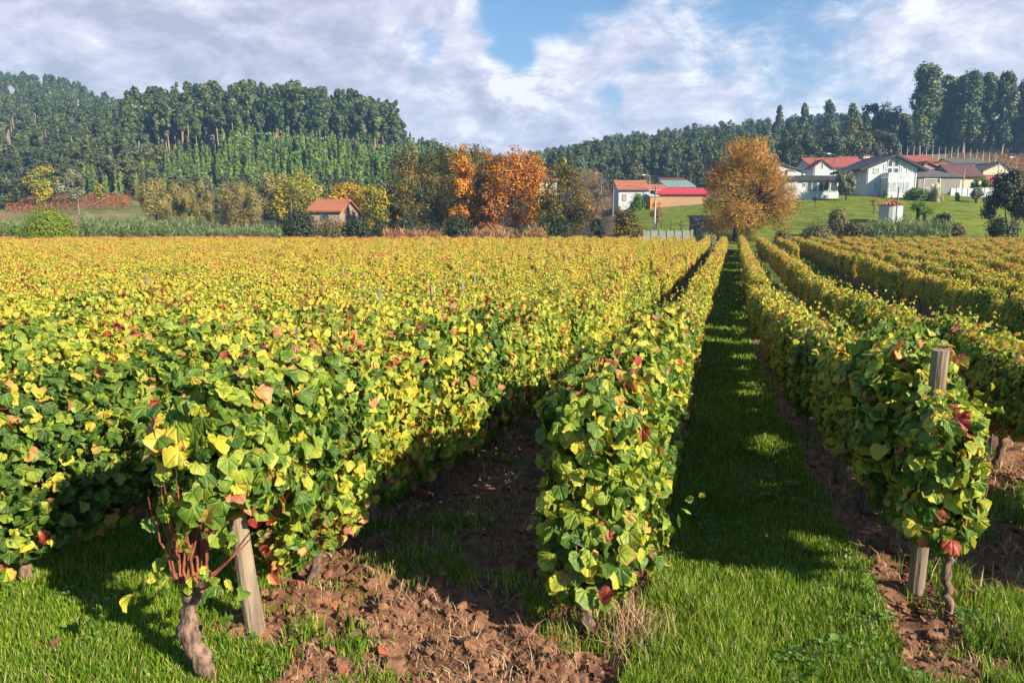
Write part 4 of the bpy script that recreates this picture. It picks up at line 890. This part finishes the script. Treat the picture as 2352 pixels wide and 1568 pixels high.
for px, yt, l in ((2102, 452, 'taller yucca palm right of the well house'), (2118, 470, 'shorter yucca palm in front of the dark bush')):
    x, y = xy(latof(px, 500, wz(160)), wz(160)); z = gz(x, y); H = zof(yt, wz(160)) - z; t = thing('yucca_palm', l, 'palm', (x, y, z), 0, 'yucca palms')
    mb = MB(); tt = np.linspace(0, 1, 5); mb.tube(np.stack([.3 * np.sin(tt * 2), 0 * tt, tt * H * .7], 1), .2, 8, bump=.15); mb.obj('trunk', DTRUNK, t, True)
    mb = MB(); m = 260; D = rng.normal(0, 1, (m, 3)); D[:, 2] = np.abs(D[:, 2]) - .3; D /= np.linalg.norm(D, axis=1)[:, None]
    mb.leaves(DIA * np.array([.16, 2.2, 1]), DF, np.array([.27, 0, H * .72]) + D * .7, frames(rng.normal(0, 1, (m, 3)), D), rng.uniform(.4, .65, m), rng.random(m)); mb.obj('crown', P_LAWNB, t)

# ---- reeds, brush and the rusty vineyards on the slopes
def reedbed(name, label, px0, px1, Z, dz, ytop, mat, n, wid=.11, yb=None):
    Z = wz(Z); dz *= .6; ps = rng.uniform(px0, px1, n); zs = Z + rng.uniform(-dz, dz, n); lt = np.array([latof(a, 520, b) for a, b in zip(ps, zs)]); x, y = lt * RX + zs * HX, lt * RY + zs * HY
    z = terrain(x, y); Hm = zof(ytop, Z) - float(np.mean(z)); hg = Hm * (.45 + .75 * fbm(x * .35, y * .35, 61, 3)) * rng.uniform(.55, 1.1, n)
    mb = MB(); k = 5; N_ = n * k; P = np.repeat(np.stack([x, y, z], 1), k, 0); P[:, 2] += np.repeat(hg, k) * rng.uniform(.12, .95, N_); P[:, :2] += rng.normal(0, .12, (N_, 2))
    a = rng.uniform(0, 6.283, N_); T = np.stack([np.cos(a) * .6, np.sin(a) * .6, rng.uniform(.3, 1.3, N_)], 1)
    mb.leaves(DIA * np.array([.2, 1.6, 1]), DF, P, frames(rng.normal(0, 1, (N_, 3)), T), rng.uniform(.45, .8, N_), np.clip(np.repeat(rng.random(n), k) * .6 + rng.random(N_) * .4, 0, 1))
    return tag(mb.obj(name, mat), label, kind='stuff')
reedbed('reed_bed', 'tall green reeds behind the left end of the field', 185, 482, 162, 5, 491, P_REED, 2600)
reedbed('reed_bed', 'pale reeds at the left border behind the field', -40, 62, 162, 5, 494, P_REED, 900)
reedbed('reed_bed', 'green reeds left of the very dark bush', 492, 645, 158, 4, 508, P_REED, 1300)
reedbed('reed_bed', 'dark green reeds below the well house', 1985, 2185, 151, 3, 490, P_REED, 2000)
reedbed('dry_brush', 'dry tan brush under the dark tall trees', 880, 1010, 154, 3, 516, P_DRYB, 800)
reedbed('dry_brush', 'dry tan brush under the big orange tree', 1085, 1255, 154, 3, 514, P_DRYB, 1100)
reedbed('dry_brush', 'dry tan brush before the old ruined house', 735, 800, 162, 3, 500, P_DRYB, 500)
def slopevines(name, label, px0, px1, Z0, Z1, gap, hgt, mat, step=1.0, ang_=0.0):
    mb = MB(); P = []; k = wk((Z0 + Z1) / 2); gap *= k; Z0, Z1 = wz(Z0), wz(Z1)
    for Z in np.arange(Z0, Z1, gap):
        for l in np.arange(latof(px0, 460, Z), latof(px1, 460, Z), step):
            if rng.random() < .88: P.append(xy(l, Z + ang_ * l))
    P = np.array(P); m0 = len(P); k = 14; P = np.repeat(P, k, 0) + rng.normal(0, .28, (m0 * k, 2)); z = terrain(P[:, 0], P[:, 1]) + rng.uniform(.2, hgt, len(P))
    mb.leaves(DIA, DF, np.stack([P[:, 0], P[:, 1], z], 1), frames(rng.normal(0, 1, (len(P), 3)) + [0, 0, .4], rng.normal(0, 1, (len(P), 3))), rng.uniform(.28, .5, len(P)), rng.random(len(P)))
    return tag(mb.obj(name, mat), label, kind='stuff')
slopevines('hillside_vines', 'rust red and orange vine rows on the left slope', 15, 298, 226, 262, 2.6, 1.6, P_RUSTVINE)
slopevines('hillside_vines', 'rusty vine rows on the terraced right hill', 2170, 2420, 246, 318, 3.0, 1.5, P_RUSTVINE)
slopevines('vine_strip', 'rust coloured strip of vines behind the reeds', 480, 640, 176, 184, 2.5, 1.6, P_RUSTVINE)
slopevines('vine_strip', 'red vine row along the far left edge of the field', -30, 700, 147.5, 149.5, 1.8, 1.5, P_RUST, .8)

# ------------------------------------------------------------------ the village
def stick(name, label, cat, px, Z, ytop, r=.09, mat=POLEW, ybase=None, group=None, lamp=False, arm=False):
    Z = wz(Z); x, y = xy(latof(px, 470, Z), Z); z = gz(x, y); H = zof(ytop, Z) - z
    t = thing(name, label, cat, (x, y, z), AL, group)
    mb = MB(); mb.tube(np.array([(0, 0, -.5), (0, 0, H * .5), (0, 0, H)]), [r * 1.15, r, r * .8], 8); mb.obj('pole', mat, t, True)
    if lamp:
        mb = MB(); mb.tube(np.array([(0, 0, H - .3), (-.5, 0, H - .05), (-1.0, 0, H)]), .04, 6); mb.obj('arm', mat, t)
        mb = MB(); mb.box((-1.3, 0, H), (.8, .35, .16), taper=.7); mb.obj('lamp_head', FRAME, t)
    if arm:
        mb = MB(); mb.box((0, -.02, H - .5), (1.6, .1, .1)); mb.obj('crossarm', mat, t)
        for k in (-.65, 0, .65):
            mb = MB(); mb.lathe([(.03, 0), (.05, .06), (.05, .14), (.02, .2)], (k, -.02, H - .44), 8); mb.obj('insulator', CONC, t)
    return t
class House:
    """front stands at depth Z between px0 and px1; local x along the front, y backwards"""
    def __init__(s, name, label, px0, px1, ybase, yeave, Z, depth, wallm, cat='house', yaw=0.0, group=None):
        Z = wz(Z); s.Z = Z; s.px0 = px0; pm = (px0 + px1) / 2; s.pm = pm; x, y = xy(latof(pm, yeave, Z), Z)
        s.zb = zof(ybase, Z); s.W = (latof(px1, yeave, Z) - latof(px0, yeave, Z)); s.D = depth; s.h = zof(yeave, Z) - s.zb
        s.t = thing(name, label, cat, (x, y, s.zb), AL + yaw, group); s.wallm = wallm
    def Y(s, py): return zof(py, s.Z) - s.zb
    def X(s, px): return latof(px, 450, s.Z) - latof(s.pm, 450, s.Z)
    def walls(s, yridge, axis='x', ax=None):
        """axis x: ridge along the front; y: gable in front (ax = px of the apex)"""
        h, W, D = s.h, s.W / 2, s.D; r = s.Y(yridge); s.r = r; s.axis = axis; s.ax = 0 if ax is None else s.X(ax)
        if axis == 'x':
            V = [(-W, 0, -2.5), (W, 0, -2.5), (W, D, -2.5), (-W, D, -2.5), (-W, 0, h), (W, 0, h), (W, D, h), (-W, D, h), (-W, D / 2, r), (W, D / 2, r)]
            fs = [[(0, 1, 5, 4), (2, 3, 7, 6)], [(1, 2, 6, 9, 5), (3, 0, 4, 8, 7)], [(4, 5, 9, 8), (6, 7, 8, 9)]]
        else:
            a = s.ax; V = [(-W, 0, -2.5), (W, 0, -2.5), (W, D, -2.5), (-W, D, -2.5), (-W, 0, h), (W, 0, h), (W, D, h), (-W, D, h), (a, 0, r), (a, D, r)]
            fs = [[(1, 2, 6, 5), (3, 0, 4, 7)], [(0, 1, 5, 8, 4), (2, 3, 7, 9, 6)], [(5, 6, 9, 8), (7, 4, 8, 9)]]
        mb = MB(); mb.add(V, [np.array(f) for f in fs]); mb.obj('wall', s.wallm, s.t); return s
    def roof(s, mat, over=.5, th=.22, side=.4):
        mb = MB(); h, W, D, r = s.h, s.W / 2, s.D, s.r
        def slab(a, b, c, d):
            a, b, c, d = map(np.array, (a, b, c, d)); n = np.cross(b - a, d - a); n = n / np.linalg.norm(n) * th
            if n[2] < 0: n = -n
            V = [a + n * .05, b + n * .05, c + n * .05, d + n * .05, a + n, b + n, c + n, d + n]
            mb.add(V, [np.array([(0, 1, 2, 3), (4, 5, 6, 7), (0, 1, 5, 4), (1, 2, 6, 5), (2, 3, 7, 6), (3, 0, 4, 7)])])
        if s.axis == 'x':
            k = (r - h) / (D / 2); e = over
            slab((-W - side, -e, h - k * e), (W + side, -e, h - k * e), (W + side, D / 2, r), (-W - side, D / 2, r))
            slab((-W - side, D + e, h - k * e), (W + side, D + e, h - k * e), (W + side, D / 2, r), (-W - side, D / 2, r))
            mb.tube(np.array([(-W - side, D / 2, r + th), (0, D / 2, r + th), (W + side, D / 2, r + th)]), .13, 8)
        else:
            for sx in (-1, 1):
                k = (r - h) / abs(sx * W - s.ax); e = over
                slab((sx * (W + e), -side, h - k * e), (sx * (W + e), D + side, h - k * e), (s.ax, D + side, r), (s.ax, -side, r))
            mb.tube(np.array([(s.ax, -side, r + th), (s.ax, D / 2, r + th), (s.ax, D + side, r + th)]), .13, 8)
        s.roofo = mb.obj('roof', mat, s.t); return s
    def flat(s, mat, over=.45, th=.5, slope=0.0):
        W, D, h = s.W / 2, s.D, s.h; mb = MB()
        V = [(-W, 0, -2.5), (W, 0, -2.5), (W, D, -2.5), (-W, D, -2.5), (-W, 0, h), (W, 0, h), (W, D, h + slope), (-W, D, h + slope)]
        mb.add(V, [np.array([(0, 1, 5, 4), (1, 2, 6, 5), (2, 3, 7, 6), (3, 0, 4, 7), (4, 5, 6, 7)])]); mb.obj('wall', s.wallm, s.t)
        k = slope / D; mb = MB(); o = over
        V = [(sx * (W + o), y_, h + .02 + k * y_ + dz) for dz in (0, th) for sx, y_ in ((-1, -o), (1, -o), (1, D + o), (-1, D + o))]
        mb.add(V, [np.array([(3, 2, 1, 0), (4, 5, 6, 7), (0, 1, 5, 4), (1, 2, 6, 5), (2, 3, 7, 6), (3, 0, 4, 7)])]); s.roofo = mb.obj('roof', mat, s.t); s.r = h + slope; s.axis = 'x'; return s
    def win(s, pa, pb, ya, yb, pane=GLASS, frame=FRAME, name='window', bars=0, y=0.0):
        xa, xb, za, zb = s.X(pa), s.X(pb), s.Y(yb), s.Y(ya); f = .10; mb = MB()
        for c, z_ in (((xa + xb) / 2, za - f / 2), ((xa + xb) / 2, zb + f / 2)): mb.box((c, y - .05, z_), (xb - xa + 2 * f, .1, f))
        for x_ in (xa - f / 2, xb + f / 2): mb.box((x_, y - .05, (za + zb) / 2), (f, .1, zb - za - .004))
        for b in range(bars): mb.box((xa + (xb - xa) * (b + 1) / (bars + 1), y - .055, (za + zb) / 2), (.09, .09, zb - za - .008))
        fr = mb.obj(name, frame, s.t); mb = MB(); mb.box(((xa + xb) / 2, y - .03, (za + zb) / 2), (xb - xa - .004, .04, zb - za - .01)); mb.obj('pane' if pane is GLASS else 'panel', pane, fr); return s
    def chimney(s, px, yt, w_=.9, y=None, mat=WHITE, cap=TILE):
        z1 = s.Y(yt); z0 = s.h * .8; mb = MB(); y = s.D * .4 if y is None else y
        mb.box((s.X(px), y, (z0 + z1) / 2), (w_, w_, z1 - z0)); c = mb.obj('chimney', mat, s.t)
        mb = MB(); mb.box((s.X(px), y, z1 + .13), (w_ + .3, w_ + .3, .25), taper=.7); mb.obj('cap', cap, c); return s
# z5(x, y): helper for coordinates read off an enlargement of the right of the photograph
def q5(x, y): return 1764 + .3 * x, 117.6 + .3 * y
def X5(x): return 1764 + .3 * x
def Y5(y): return 117.6 + .3 * y
h = House('low_white_house', 'low white house with dark flat roof and wide glass doors on the lawn', X5(130), X5(548), Y5(1086), Y5(992), 186, 8, WHITE).flat(SLATE, .5, 1.6 * .55, .5)
h.win(X5(302), X5(376), Y5(1002), Y5(1072), bars=1, name='glass_door').win(X5(390), X5(466), Y5(1002), Y5(1072), bars=1, name='glass_door').win(X5(482), X5(530), Y5(1002), Y5(1072), name='glass_door').win(X5(190), X5(214), Y5(1010), Y5(1074), SHUTTER, name='door').win(X5(271), X5(287), Y5(1012), Y5(1034))
h.chimney(X5(210), Y5(912), 1.5, 3.0).chimney(X5(301), Y5(945), .35, 2.0, CONC, CONC)
h = House('white_house', 'plain white house with sloping grey roof behind the low white house', X5(60), X5(255), Y5(1040), Y5(915), 204, 9, WHITE).walls(Y5(866), 'y', X5(85)).roof(SHEET, .4)
h = House('red_roofed_house', 'white house with red hipped roofs left of the white gabled house', X5(335), X5(690), Y5(1000), Y5(886), 212, 11, WHITE).walls(Y5(812), 'x').roof(TILE, .6)
h.win(X5(560), X5(590), Y5(905), Y5(935)).win(X5(400), X5(425), Y5(950), Y5(975))
h = House('red_roofed_wing', 'small white gable wing with a narrow slit window under the red roofs', X5(352), X5(482), Y5(1000), Y5(888), 208, 3.6, WHITE).walls(Y5(840), 'y', X5(415)).roof(TILE, .5)
h.win(X5(411), X5(421), Y5(858), Y5(895))
h = House('red_roofed_house', 'white house with long red roof and brick-topped chimney beside the gabled house', X5(600), X5(860), Y5(1010), Y5(880), 216, 9, WHITE).walls(Y5(808), 'x').roof(TILE, .6)
h.chimney(X5(797), Y5(795), 1.5).win(X5(700), X5(716), Y5(905), Y5(940))
# the white gabled house
h = House('white_gabled_house', 'large white gabled house with dark eaves and tall arched window group', X5(762), X5(1145), Y5(1088), Y5(892), 188, 12, WHITE).walls(Y5(806), 'y', X5(962)).roof(SLATE, 1.6, .42, .9)
Y0, Y1 = Y5(838), Y5(938)
for xa, xb, ya, yb in ((918, 948, 838, 882), (966, 996, 834, 882), (918, 948, 898, 938), (966, 996, 898, 938), (890, 902, 868, 882), (1012, 1026, 866, 882), (890, 902, 892, 936), (1012, 1026, 892, 936)):
    h.win(X5(xa), X5(xb), Y5(ya), Y5(yb), GLASS if 910 < xa < 1000 else SHUTTER)
for xa, xb, ya, yb in ((815, 850, 895, 934), (1068, 1102, 895, 932), (820, 845, 1008, 1070), (1070, 1098, 1012, 1042)): h.win(X5(xa), X5(xb), Y5(ya), Y5(yb), SHUTTER, name='shuttered_window')
mb = MB(); xa, xb = h.X(X5(872)), h.X(X5(1042)); zt = h.Y(Y5(972)); mb.box(((xa + xb) / 2, -1.4, zt / 2 - .7), (xb - xa, 2.79, zt + 1.4)); po = mb.obj('porch', WHITE, h.t)
for xa2, xb2 in ((882, 922), (935, 975)): h.win(X5(xa2), X5(xb2), Y5(1012), Y5(1070), SHUTTER, name='garage_door', y=-2.8)
h.win(X5(995), X5(1026), Y5(1012), Y5(1080), SHUTTER, name='door', y=-2.8)
mb = MB(); za, zb_ = zt + .05, h.Y(Y5(936))
mb.box(((xa + xb) / 2, -2.72, (za + zb_) / 2), (xb - xa - .1, .06, zb_ - za))
for x_ in (xa + .06, xb - .06): mb.box((x_, -1.35, (za + zb_) / 2), (.06, 2.6, zb_ - za))
mb.obj('balcony_screen', TEAL, h.t)
h.chimney(X5(1011), Y5(790), 1.2, 6.0)
for px_ in (772, 1134):
    mb = MB(); mb.tube(np.array([(h.X(X5(px_)), -.08, -.5), (h.X(X5(px_)), -.08, h.h)]), .06, 6); mb.obj('downpipe', FRAME, h.t)
h = House('red_roofed_house', 'house with long red roof behind the white gabled house', X5(1010), X5(1290), Y5(960), Y5(846), 222, 9, CREAM).walls(Y5(796), 'x').roof(TILE, .5)
h = House('stone_house', 'old stone house with two brick-framed windows right of the gabled house', X5(1165), X5(1335), Y5(1000), Y5(905), 206, 8, STONE).walls(Y5(852), 'y', X5(1215)).roof(TILE, .3)
h.win(X5(1210), X5(1228), Y5(897), Y5(925), frame=BRFRAME).win(X5(1277), X5(1294), Y5(897), Y5(923), frame=BRFRAME)
h = House('stone_shed', 'small stone shed with bright orange-red roof among old houses', X5(1300), X5(1425), Y5(990), Y5(912), 210, 7, STONE, cat='shed').walls(Y5(866), 'x').roof(TILEO, .4)
h = House('long_shed', 'long grey lean-to shed with board fence front', X5(1152), X5(1475), Y5(1062), Y5(962), 196, 7, GREYW, cat='shed').flat(SHEET, .4, .25, 1.6)
h.win(X5(1200), X5(1320), Y5(978), Y5(1048), GREYW, name='board_gate')
h = House('brown_roofed_house', 'beige house with dark brown tiled roof', X5(1412), X5(1642), Y5(1070), Y5(958), 198, 9, CREAM).walls(Y5(866), 'x').roof(TILEB, .5)
h = House('ruined_house', 'beige ruined house with dark flat roof behind the brown roof', X5(1420), X5(1665), Y5(960), Y5(862), 222, 9, CREAM).walls(Y5(818), 'x').roof(SHEET, .3)
h.win(X5(1480), X5(1500), Y5(880), Y5(905))
h = House('gabled_barn', 'beige barn with broad gable above the red roofs at the right', X5(1650), X5(1862), Y5(1000), Y5(918), 212, 9, CREAM, cat='barn').walls(Y5(856), 'y', X5(1785)).roof(SHEET, .4)
h = House('red_roofed_house', 'low beige house with bright red roof at the right end of the village', X5(1640), X5(1830), Y5(1070), Y5(1026), 200, 9, CREAM).walls(Y5(950), 'x').roof(TILE, .4)
def wallrun(name, label, px0, px1, Z, ya, yb, mat, cat, posts=6):
    Z = wz(Z); x0, x1 = latof(px0, 450, Z), latof(px1, 450, Z); zb, zt_ = zof(yb, Z), zof(ya, Z); x, y = xy((x0 + x1) / 2, Z)
    t = thing(name, label, cat, (x, y, zb), AL); W_ = x1 - x0
    mb = MB(); mb.box((0, 0, (zt_ - zb) / 2 - .6), (W_, .18, zt_ - zb + 1.2)); mb.obj('panel', mat, t)
    for k in range(posts):
        mb = MB(); mb.box((-W_ / 2 + W_ * k / (posts - 1), -.02, (zt_ - zb) / 2 - .55), (.3, .3, zt_ - zb + 1.35)); mb.obj('pier', mat, t)
    return t
wallrun('garden_wall', 'low white garden wall with piers at the top of the lawn', X5(1400), X5(1745), 190, Y5(1050), Y5(1102), WHITE, 'wall', 9)
# well house
ZW = wz(168); x, y = xy(latof(X5(940), 480, ZW), ZW); zb = gz(x, y) - .2; t = thing('well_house', 'small round white well house with conical red tile roof on the lawn', 'well house', (x, y, zb))
rw = (X5(1022) - X5(858)) / 2 * ZW / F; zt = zof(Y5(1178), ZW) - zb; zr = zof(Y5(1150), ZW) - zb
mb = MB(); mb.lathe([(rw, -1), (rw, zt)], sides=20); mb.obj('wall', WHITE, t)
mb = MB(); mb.lathe([(rw + .12, zt - .05), (rw + .22, zt + .02), (rw * .55, zt + (zr - zt) * .75), (.1, zr + .3)], sides=20)
for k in range(20):
    a = k * math.pi / 10; mb.tube(np.array([(math.cos(a) * (rw + .22), math.sin(a) * (rw + .22), zt + .05), (math.cos(a) * rw * .55, math.sin(a) * rw * .55, zt + (zr - zt) * .75 + .04), (0, 0, zr + .33)]), [.09, .07, .03], 6)
mb.obj('roof', TILEO, t)
mb = MB(); mb.lathe([(.1, zr + .3), (.16, zr + .5), (.05, zr + .75), (.02, zr + 1.1)], sides=10); mb.obj('finial', TILEO, t)
# van beside the gabled house
x, y = xy(latof(X5(716), 450, wz(191)), wz(191)); zb = gz(x, y); t = thing('parked_van', 'white van parked between the olive tree and the gabled house', 'van', (x, y, zb), AL + .25); t.scale = (.85, .85, .85)
mb = MB(); prof = np.array([(-1.0, .35), (1.0, .35), (1.03, 1.1), (.9, 1.9), (.72, 2.25), (-.72, 2.25), (-.9, 1.9), (-1.03, 1.1)])
n = len(prof); V = np.concatenate([np.stack([prof[:, 0] * k, np.full(n, y_), .35 + (prof[:, 1] - .35) * kz], 1) for y_, k, kz in ((-2.4, .9, .45), (-2.2, 1, .52), (-1.5, 1, .6), (-.8, .98, 1), (2.3, .98, 1), (2.5, .9, .9))])
ii = np.arange(5)[:, None] * n; j = np.arange(n)[None]; k2 = (j + 1) % n
mb.add(V, [np.stack([ii + j, ii + k2, ii + n + k2, ii + n + j], -1).reshape(-1, 4), np.arange(n)[None], (5 * n + np.arange(n))[None]]); mb.obj('body', WHITE, t, True)
mb = MB(); mb.add([(-.78, -1.46, 1.52), (.78, -1.46, 1.52), (.66, -.86, 2.12), (-.66, -.86, 2.12)], [np.array([(0, 1, 2, 3)])]); wsd = mb.obj('windscreen', GLASS, t); wsd.location = (0, -.07, .04)
for sx in (-1, 1):
    mb = MB(); mb.box((sx * .7, -2.41, .85), (.3, .06, .18)); mb.obj('headlight', TEAL, t)
    for yy in (-1.5, 1.6):
        mb = MB(); mb.tube(np.array([(sx * .75, yy, .34), (sx * 1.02, yy, .34)]), .34, 14); mb.obj('wheel', SLATE, t)
# left part of the village
def X3(x): return 1117 + .225 * x
def Y3(y): return 235 + .225 * y
h = House('red_roofed_house', 'white farmhouse with large red roof above the green slope', X3(1352), X3(1652), Y3(1010), Y3(890), 203, 10, WHITE).walls(Y3(800), 'x').roof(TILEO, .5)
h.win(X3(1398), X3(1426), Y3(946), Y3(1000), SHUTTER, BRFRAME, 'door')
h = House('small_house', 'low house with red roof right of the white farmhouse', X3(1650), X3(1826), Y3(960), Y3(898), 212, 7, CREAM).walls(Y3(846), 'x').roof(TILEO, .4)
h = House('blue_house', 'pale blue house behind the long crimson-roofed barn', X3(1800), X3(2040), Y3(880), Y3(806), 232, 9, BLUEW).walls(Y3(775), 'x').roof(TILEB, .4)
h = House('green_roofed_shed', 'shed with low green sheet roof behind the barn', X3(1845), X3(2120), Y3(905), Y3(866), 220, 8, WHITE, cat='shed').flat(GREENR, .4, .3, 1.6)
h = House('long_barn', 'long bare block barn with crimson roof left of the willow', X3(1756), X3(2250), Y3(1036), Y3(938), 200, 9, BRICKW, cat='barn').walls(Y3(882), 'x').roof(TILER, .5)
h = House('orange_lean_to', 'small orange walled lean-to at the end of the barn', X3(1676), X3(1754), Y3(1036), Y3(962), 198, 5, ORANGEW, cat='shed').flat(BLUEW, .2, .15, .6)
h = House('white_house', 'pale house with orange hip roof half hidden behind the orange tree', X3(528), X3(722), Y3(930), Y3(798), 214, 9, CREAM).walls(Y3(752), 'x').roof(TILEO, .5)
h.win(X3(590), X3(612), Y3(815), Y3(850)).win(X3(650), X3(672), Y3(815), Y3(850))
h = House('ruined_house', 'old crumbling house with sagging orange roof among the bushes', 588 + .3 * 395, 588 + .3 * 645, 117.6 + .3 * 1330, 117.6 + .3 * 1226, 168, 8, STONE, yaw=-.12).walls(117.6 + .3 * 1146, 'x').roof(TILEO, .4)
h.win(588 + .3 * 500, 588 + .3 * 555, 117.6 + .3 * 1250, 117.6 + .3 * 1294, frame=STONE)
# shed, yard fence and netting by the path's end
h = House('farm_shed', 'grey shed with open lean-to left of the willow', 1600, 1636, 545, 507, 158, 4, GREYW, cat='shed').flat(SHEET, .3, .15, .5)
x, y = xy(latof(1585, 520, wz(158.5)), wz(158.5)); t = thing('pergola', 'dark open pergola roof on thin posts left of the grey shed', 'pergola', (x, y, gz(x, y)), AL); t.scale = (.65, .65, .65)
for sx in (-1.6, 1.6):
    for yy in (-1, 1):
        mb = MB(); mb.tube(np.array([(sx, yy, -.4), (sx, yy, 3.2)]), .07, 6); mb.obj('post', POLEW, t)
mb = MB(); mb.box((0, 0, 3.28), (4.2, 2.8, .12)); mb.obj('top', SHEET, t)
wallrun('netting_fence', 'pale netting fence along the yard left of the willow', 1482, 1592, 152, 530, 548, PALEF, 'fence', 7)
for k, px in enumerate((1500, 1520, 1542, 1566)): stick('fence_post', 'thin fence post along the brown yard', 'fence post', px, 160, 505, .05, POLEW, group='fence posts along the brown yard')
mb = MB(); ps = [xy(latof(a, 520, wz(b)), wz(b)) for a, b in ((1478, 159.5), (1600, 159.5), (1600, 166), (1478, 166))]
pg = np.array([(p_[0], p_[1], gz(*p_) + .03) for p_ in ps])
u_ = np.linspace(0, 1, 20); G = np.array([[pg[0] * (1 - a) * (1 - b) + pg[1] * a * (1 - b) + pg[2] * a * b + pg[3] * (1 - a) * b for a in u_] for b in u_]).reshape(-1, 3)
G[:, 2] = terrain(G[:, 0], G[:, 1]) + .05; ii = np.arange(19)[:, None] * 20; j = np.arange(19)[None]
mb.add(G, [np.stack([ii + j, ii + j + 1, ii + 20 + j + 1, ii + 20 + j], -1).reshape(-1, 4)]); tag(mb.obj('earth_yard', SOIL), 'bare brown earth yard by the pergola', kind='structure')
tree('small_tree', 'small thin-leaved tree beside the tall white utility pole', 'tree', 1507, 172, 465, 36, 'round', P_BROWN, 700, .22, .15, 16, 1.0, 1.2)
shrub('bush', 'round green bush before the white farmhouse', 'bush', X3(1535), 199, Y3(905), 44, P_LAWNB, 900, .3)
shrub('bush', 'low yellow bush left of the farmhouse garden', 'bush', X3(1352), 190, Y3(1040), 16, P_GOLD, 300, .28)
stick('utility_pole', 'tall pale utility pole on the green slope left of the willow', 'pole', X3(1724), 170, Y3(860), .13, CONC, arm=True)
stick('street_lamp', 'street lamp above the leafless brown tree', 'street lamp', X3(1172), 214, Y3(722), .08, CONC, lamp=True)
stick('wooden_pole', 'wooden pole at the left gable of the white farmhouse', 'pole', X3(1295), 200, Y3(785), .1)
stick('street_lamp', 'street lamp at the right end of the white farmhouse', 'street lamp', X3(1662), 202, Y3(742), .08, CONC, lamp=True)
stick('wooden_pole', 'slim pole on the rusty left slope', 'pole', 180, 216, 457, .1)
stick('wooden_pole', 'slim pole beside the ruined house roof', 'pole', 588 + .3 * 268, 176, 117.6 + .3 * 1095, .09)
for xz, yt, Z, l, kw in ((150, 838, 200, 'wooden pole behind the low white house', {}), (340, 828, 204, 'short pole at the left of the red roofs', {}), (485, 785, 202, 'street lamp before the red hipped roofs', {'lamp': True}),
                         (718, 808, 206, 'pole between the red roofs and the gabled house', {}), (990, 1042, 160, 'bare pole rising beside the well house', {}), (1480, 870, 193, 'pale pole before the brown roofed house', {'mat': CONC}),
                         (1738, 820, 194, 'pale tall pole before the low red roof', {'mat': CONC}), (1785, 835, 198, 'wooden pole before the barn gable', {}), (1868, 812, 214, 'curved street lamp at the right end of the village', {'lamp': True, 'mat': CONC})):
    stick('street_lamp' if 'lamp' in kw else 'wooden_pole', l, 'street lamp' if 'lamp' in kw else 'pole', X5(xz), Z, Y5(yt), .10, **kw)
for k in range(16):
    px = X5(985 + k * 48); Z = 262 - k * 1.6
    stick('vineyard_stake', 'white stake at the end of the terraced hill vineyard', 'stake', px, Z, Y5(722 + k * 1.2 + (8 * max(0, k - 10))), .11, FRAME, group='white stakes of the terraced vineyard')

# ------------------------------------------------------------------ the air
mb = MB(); mb.box((0, 0, 77), (2640, 2640, 166)); hz = mb.obj('haze', None)
def hazemat(t):
    t.n('ShaderNodeOutputMaterial', {1: t.n('ShaderNodeVolumePrincipled', {'Color': (0.30, 0.58, 1.0, 1), 'Density': HAZE, 'Anisotropy': 0.1}).outputs[0]})
HAZE = 0.00034
hz.data.materials.clear(); hz.data.materials.append(surf('haze', hazemat))
tag(hz, 'thin blue haze in the valley air', kind='stuff')
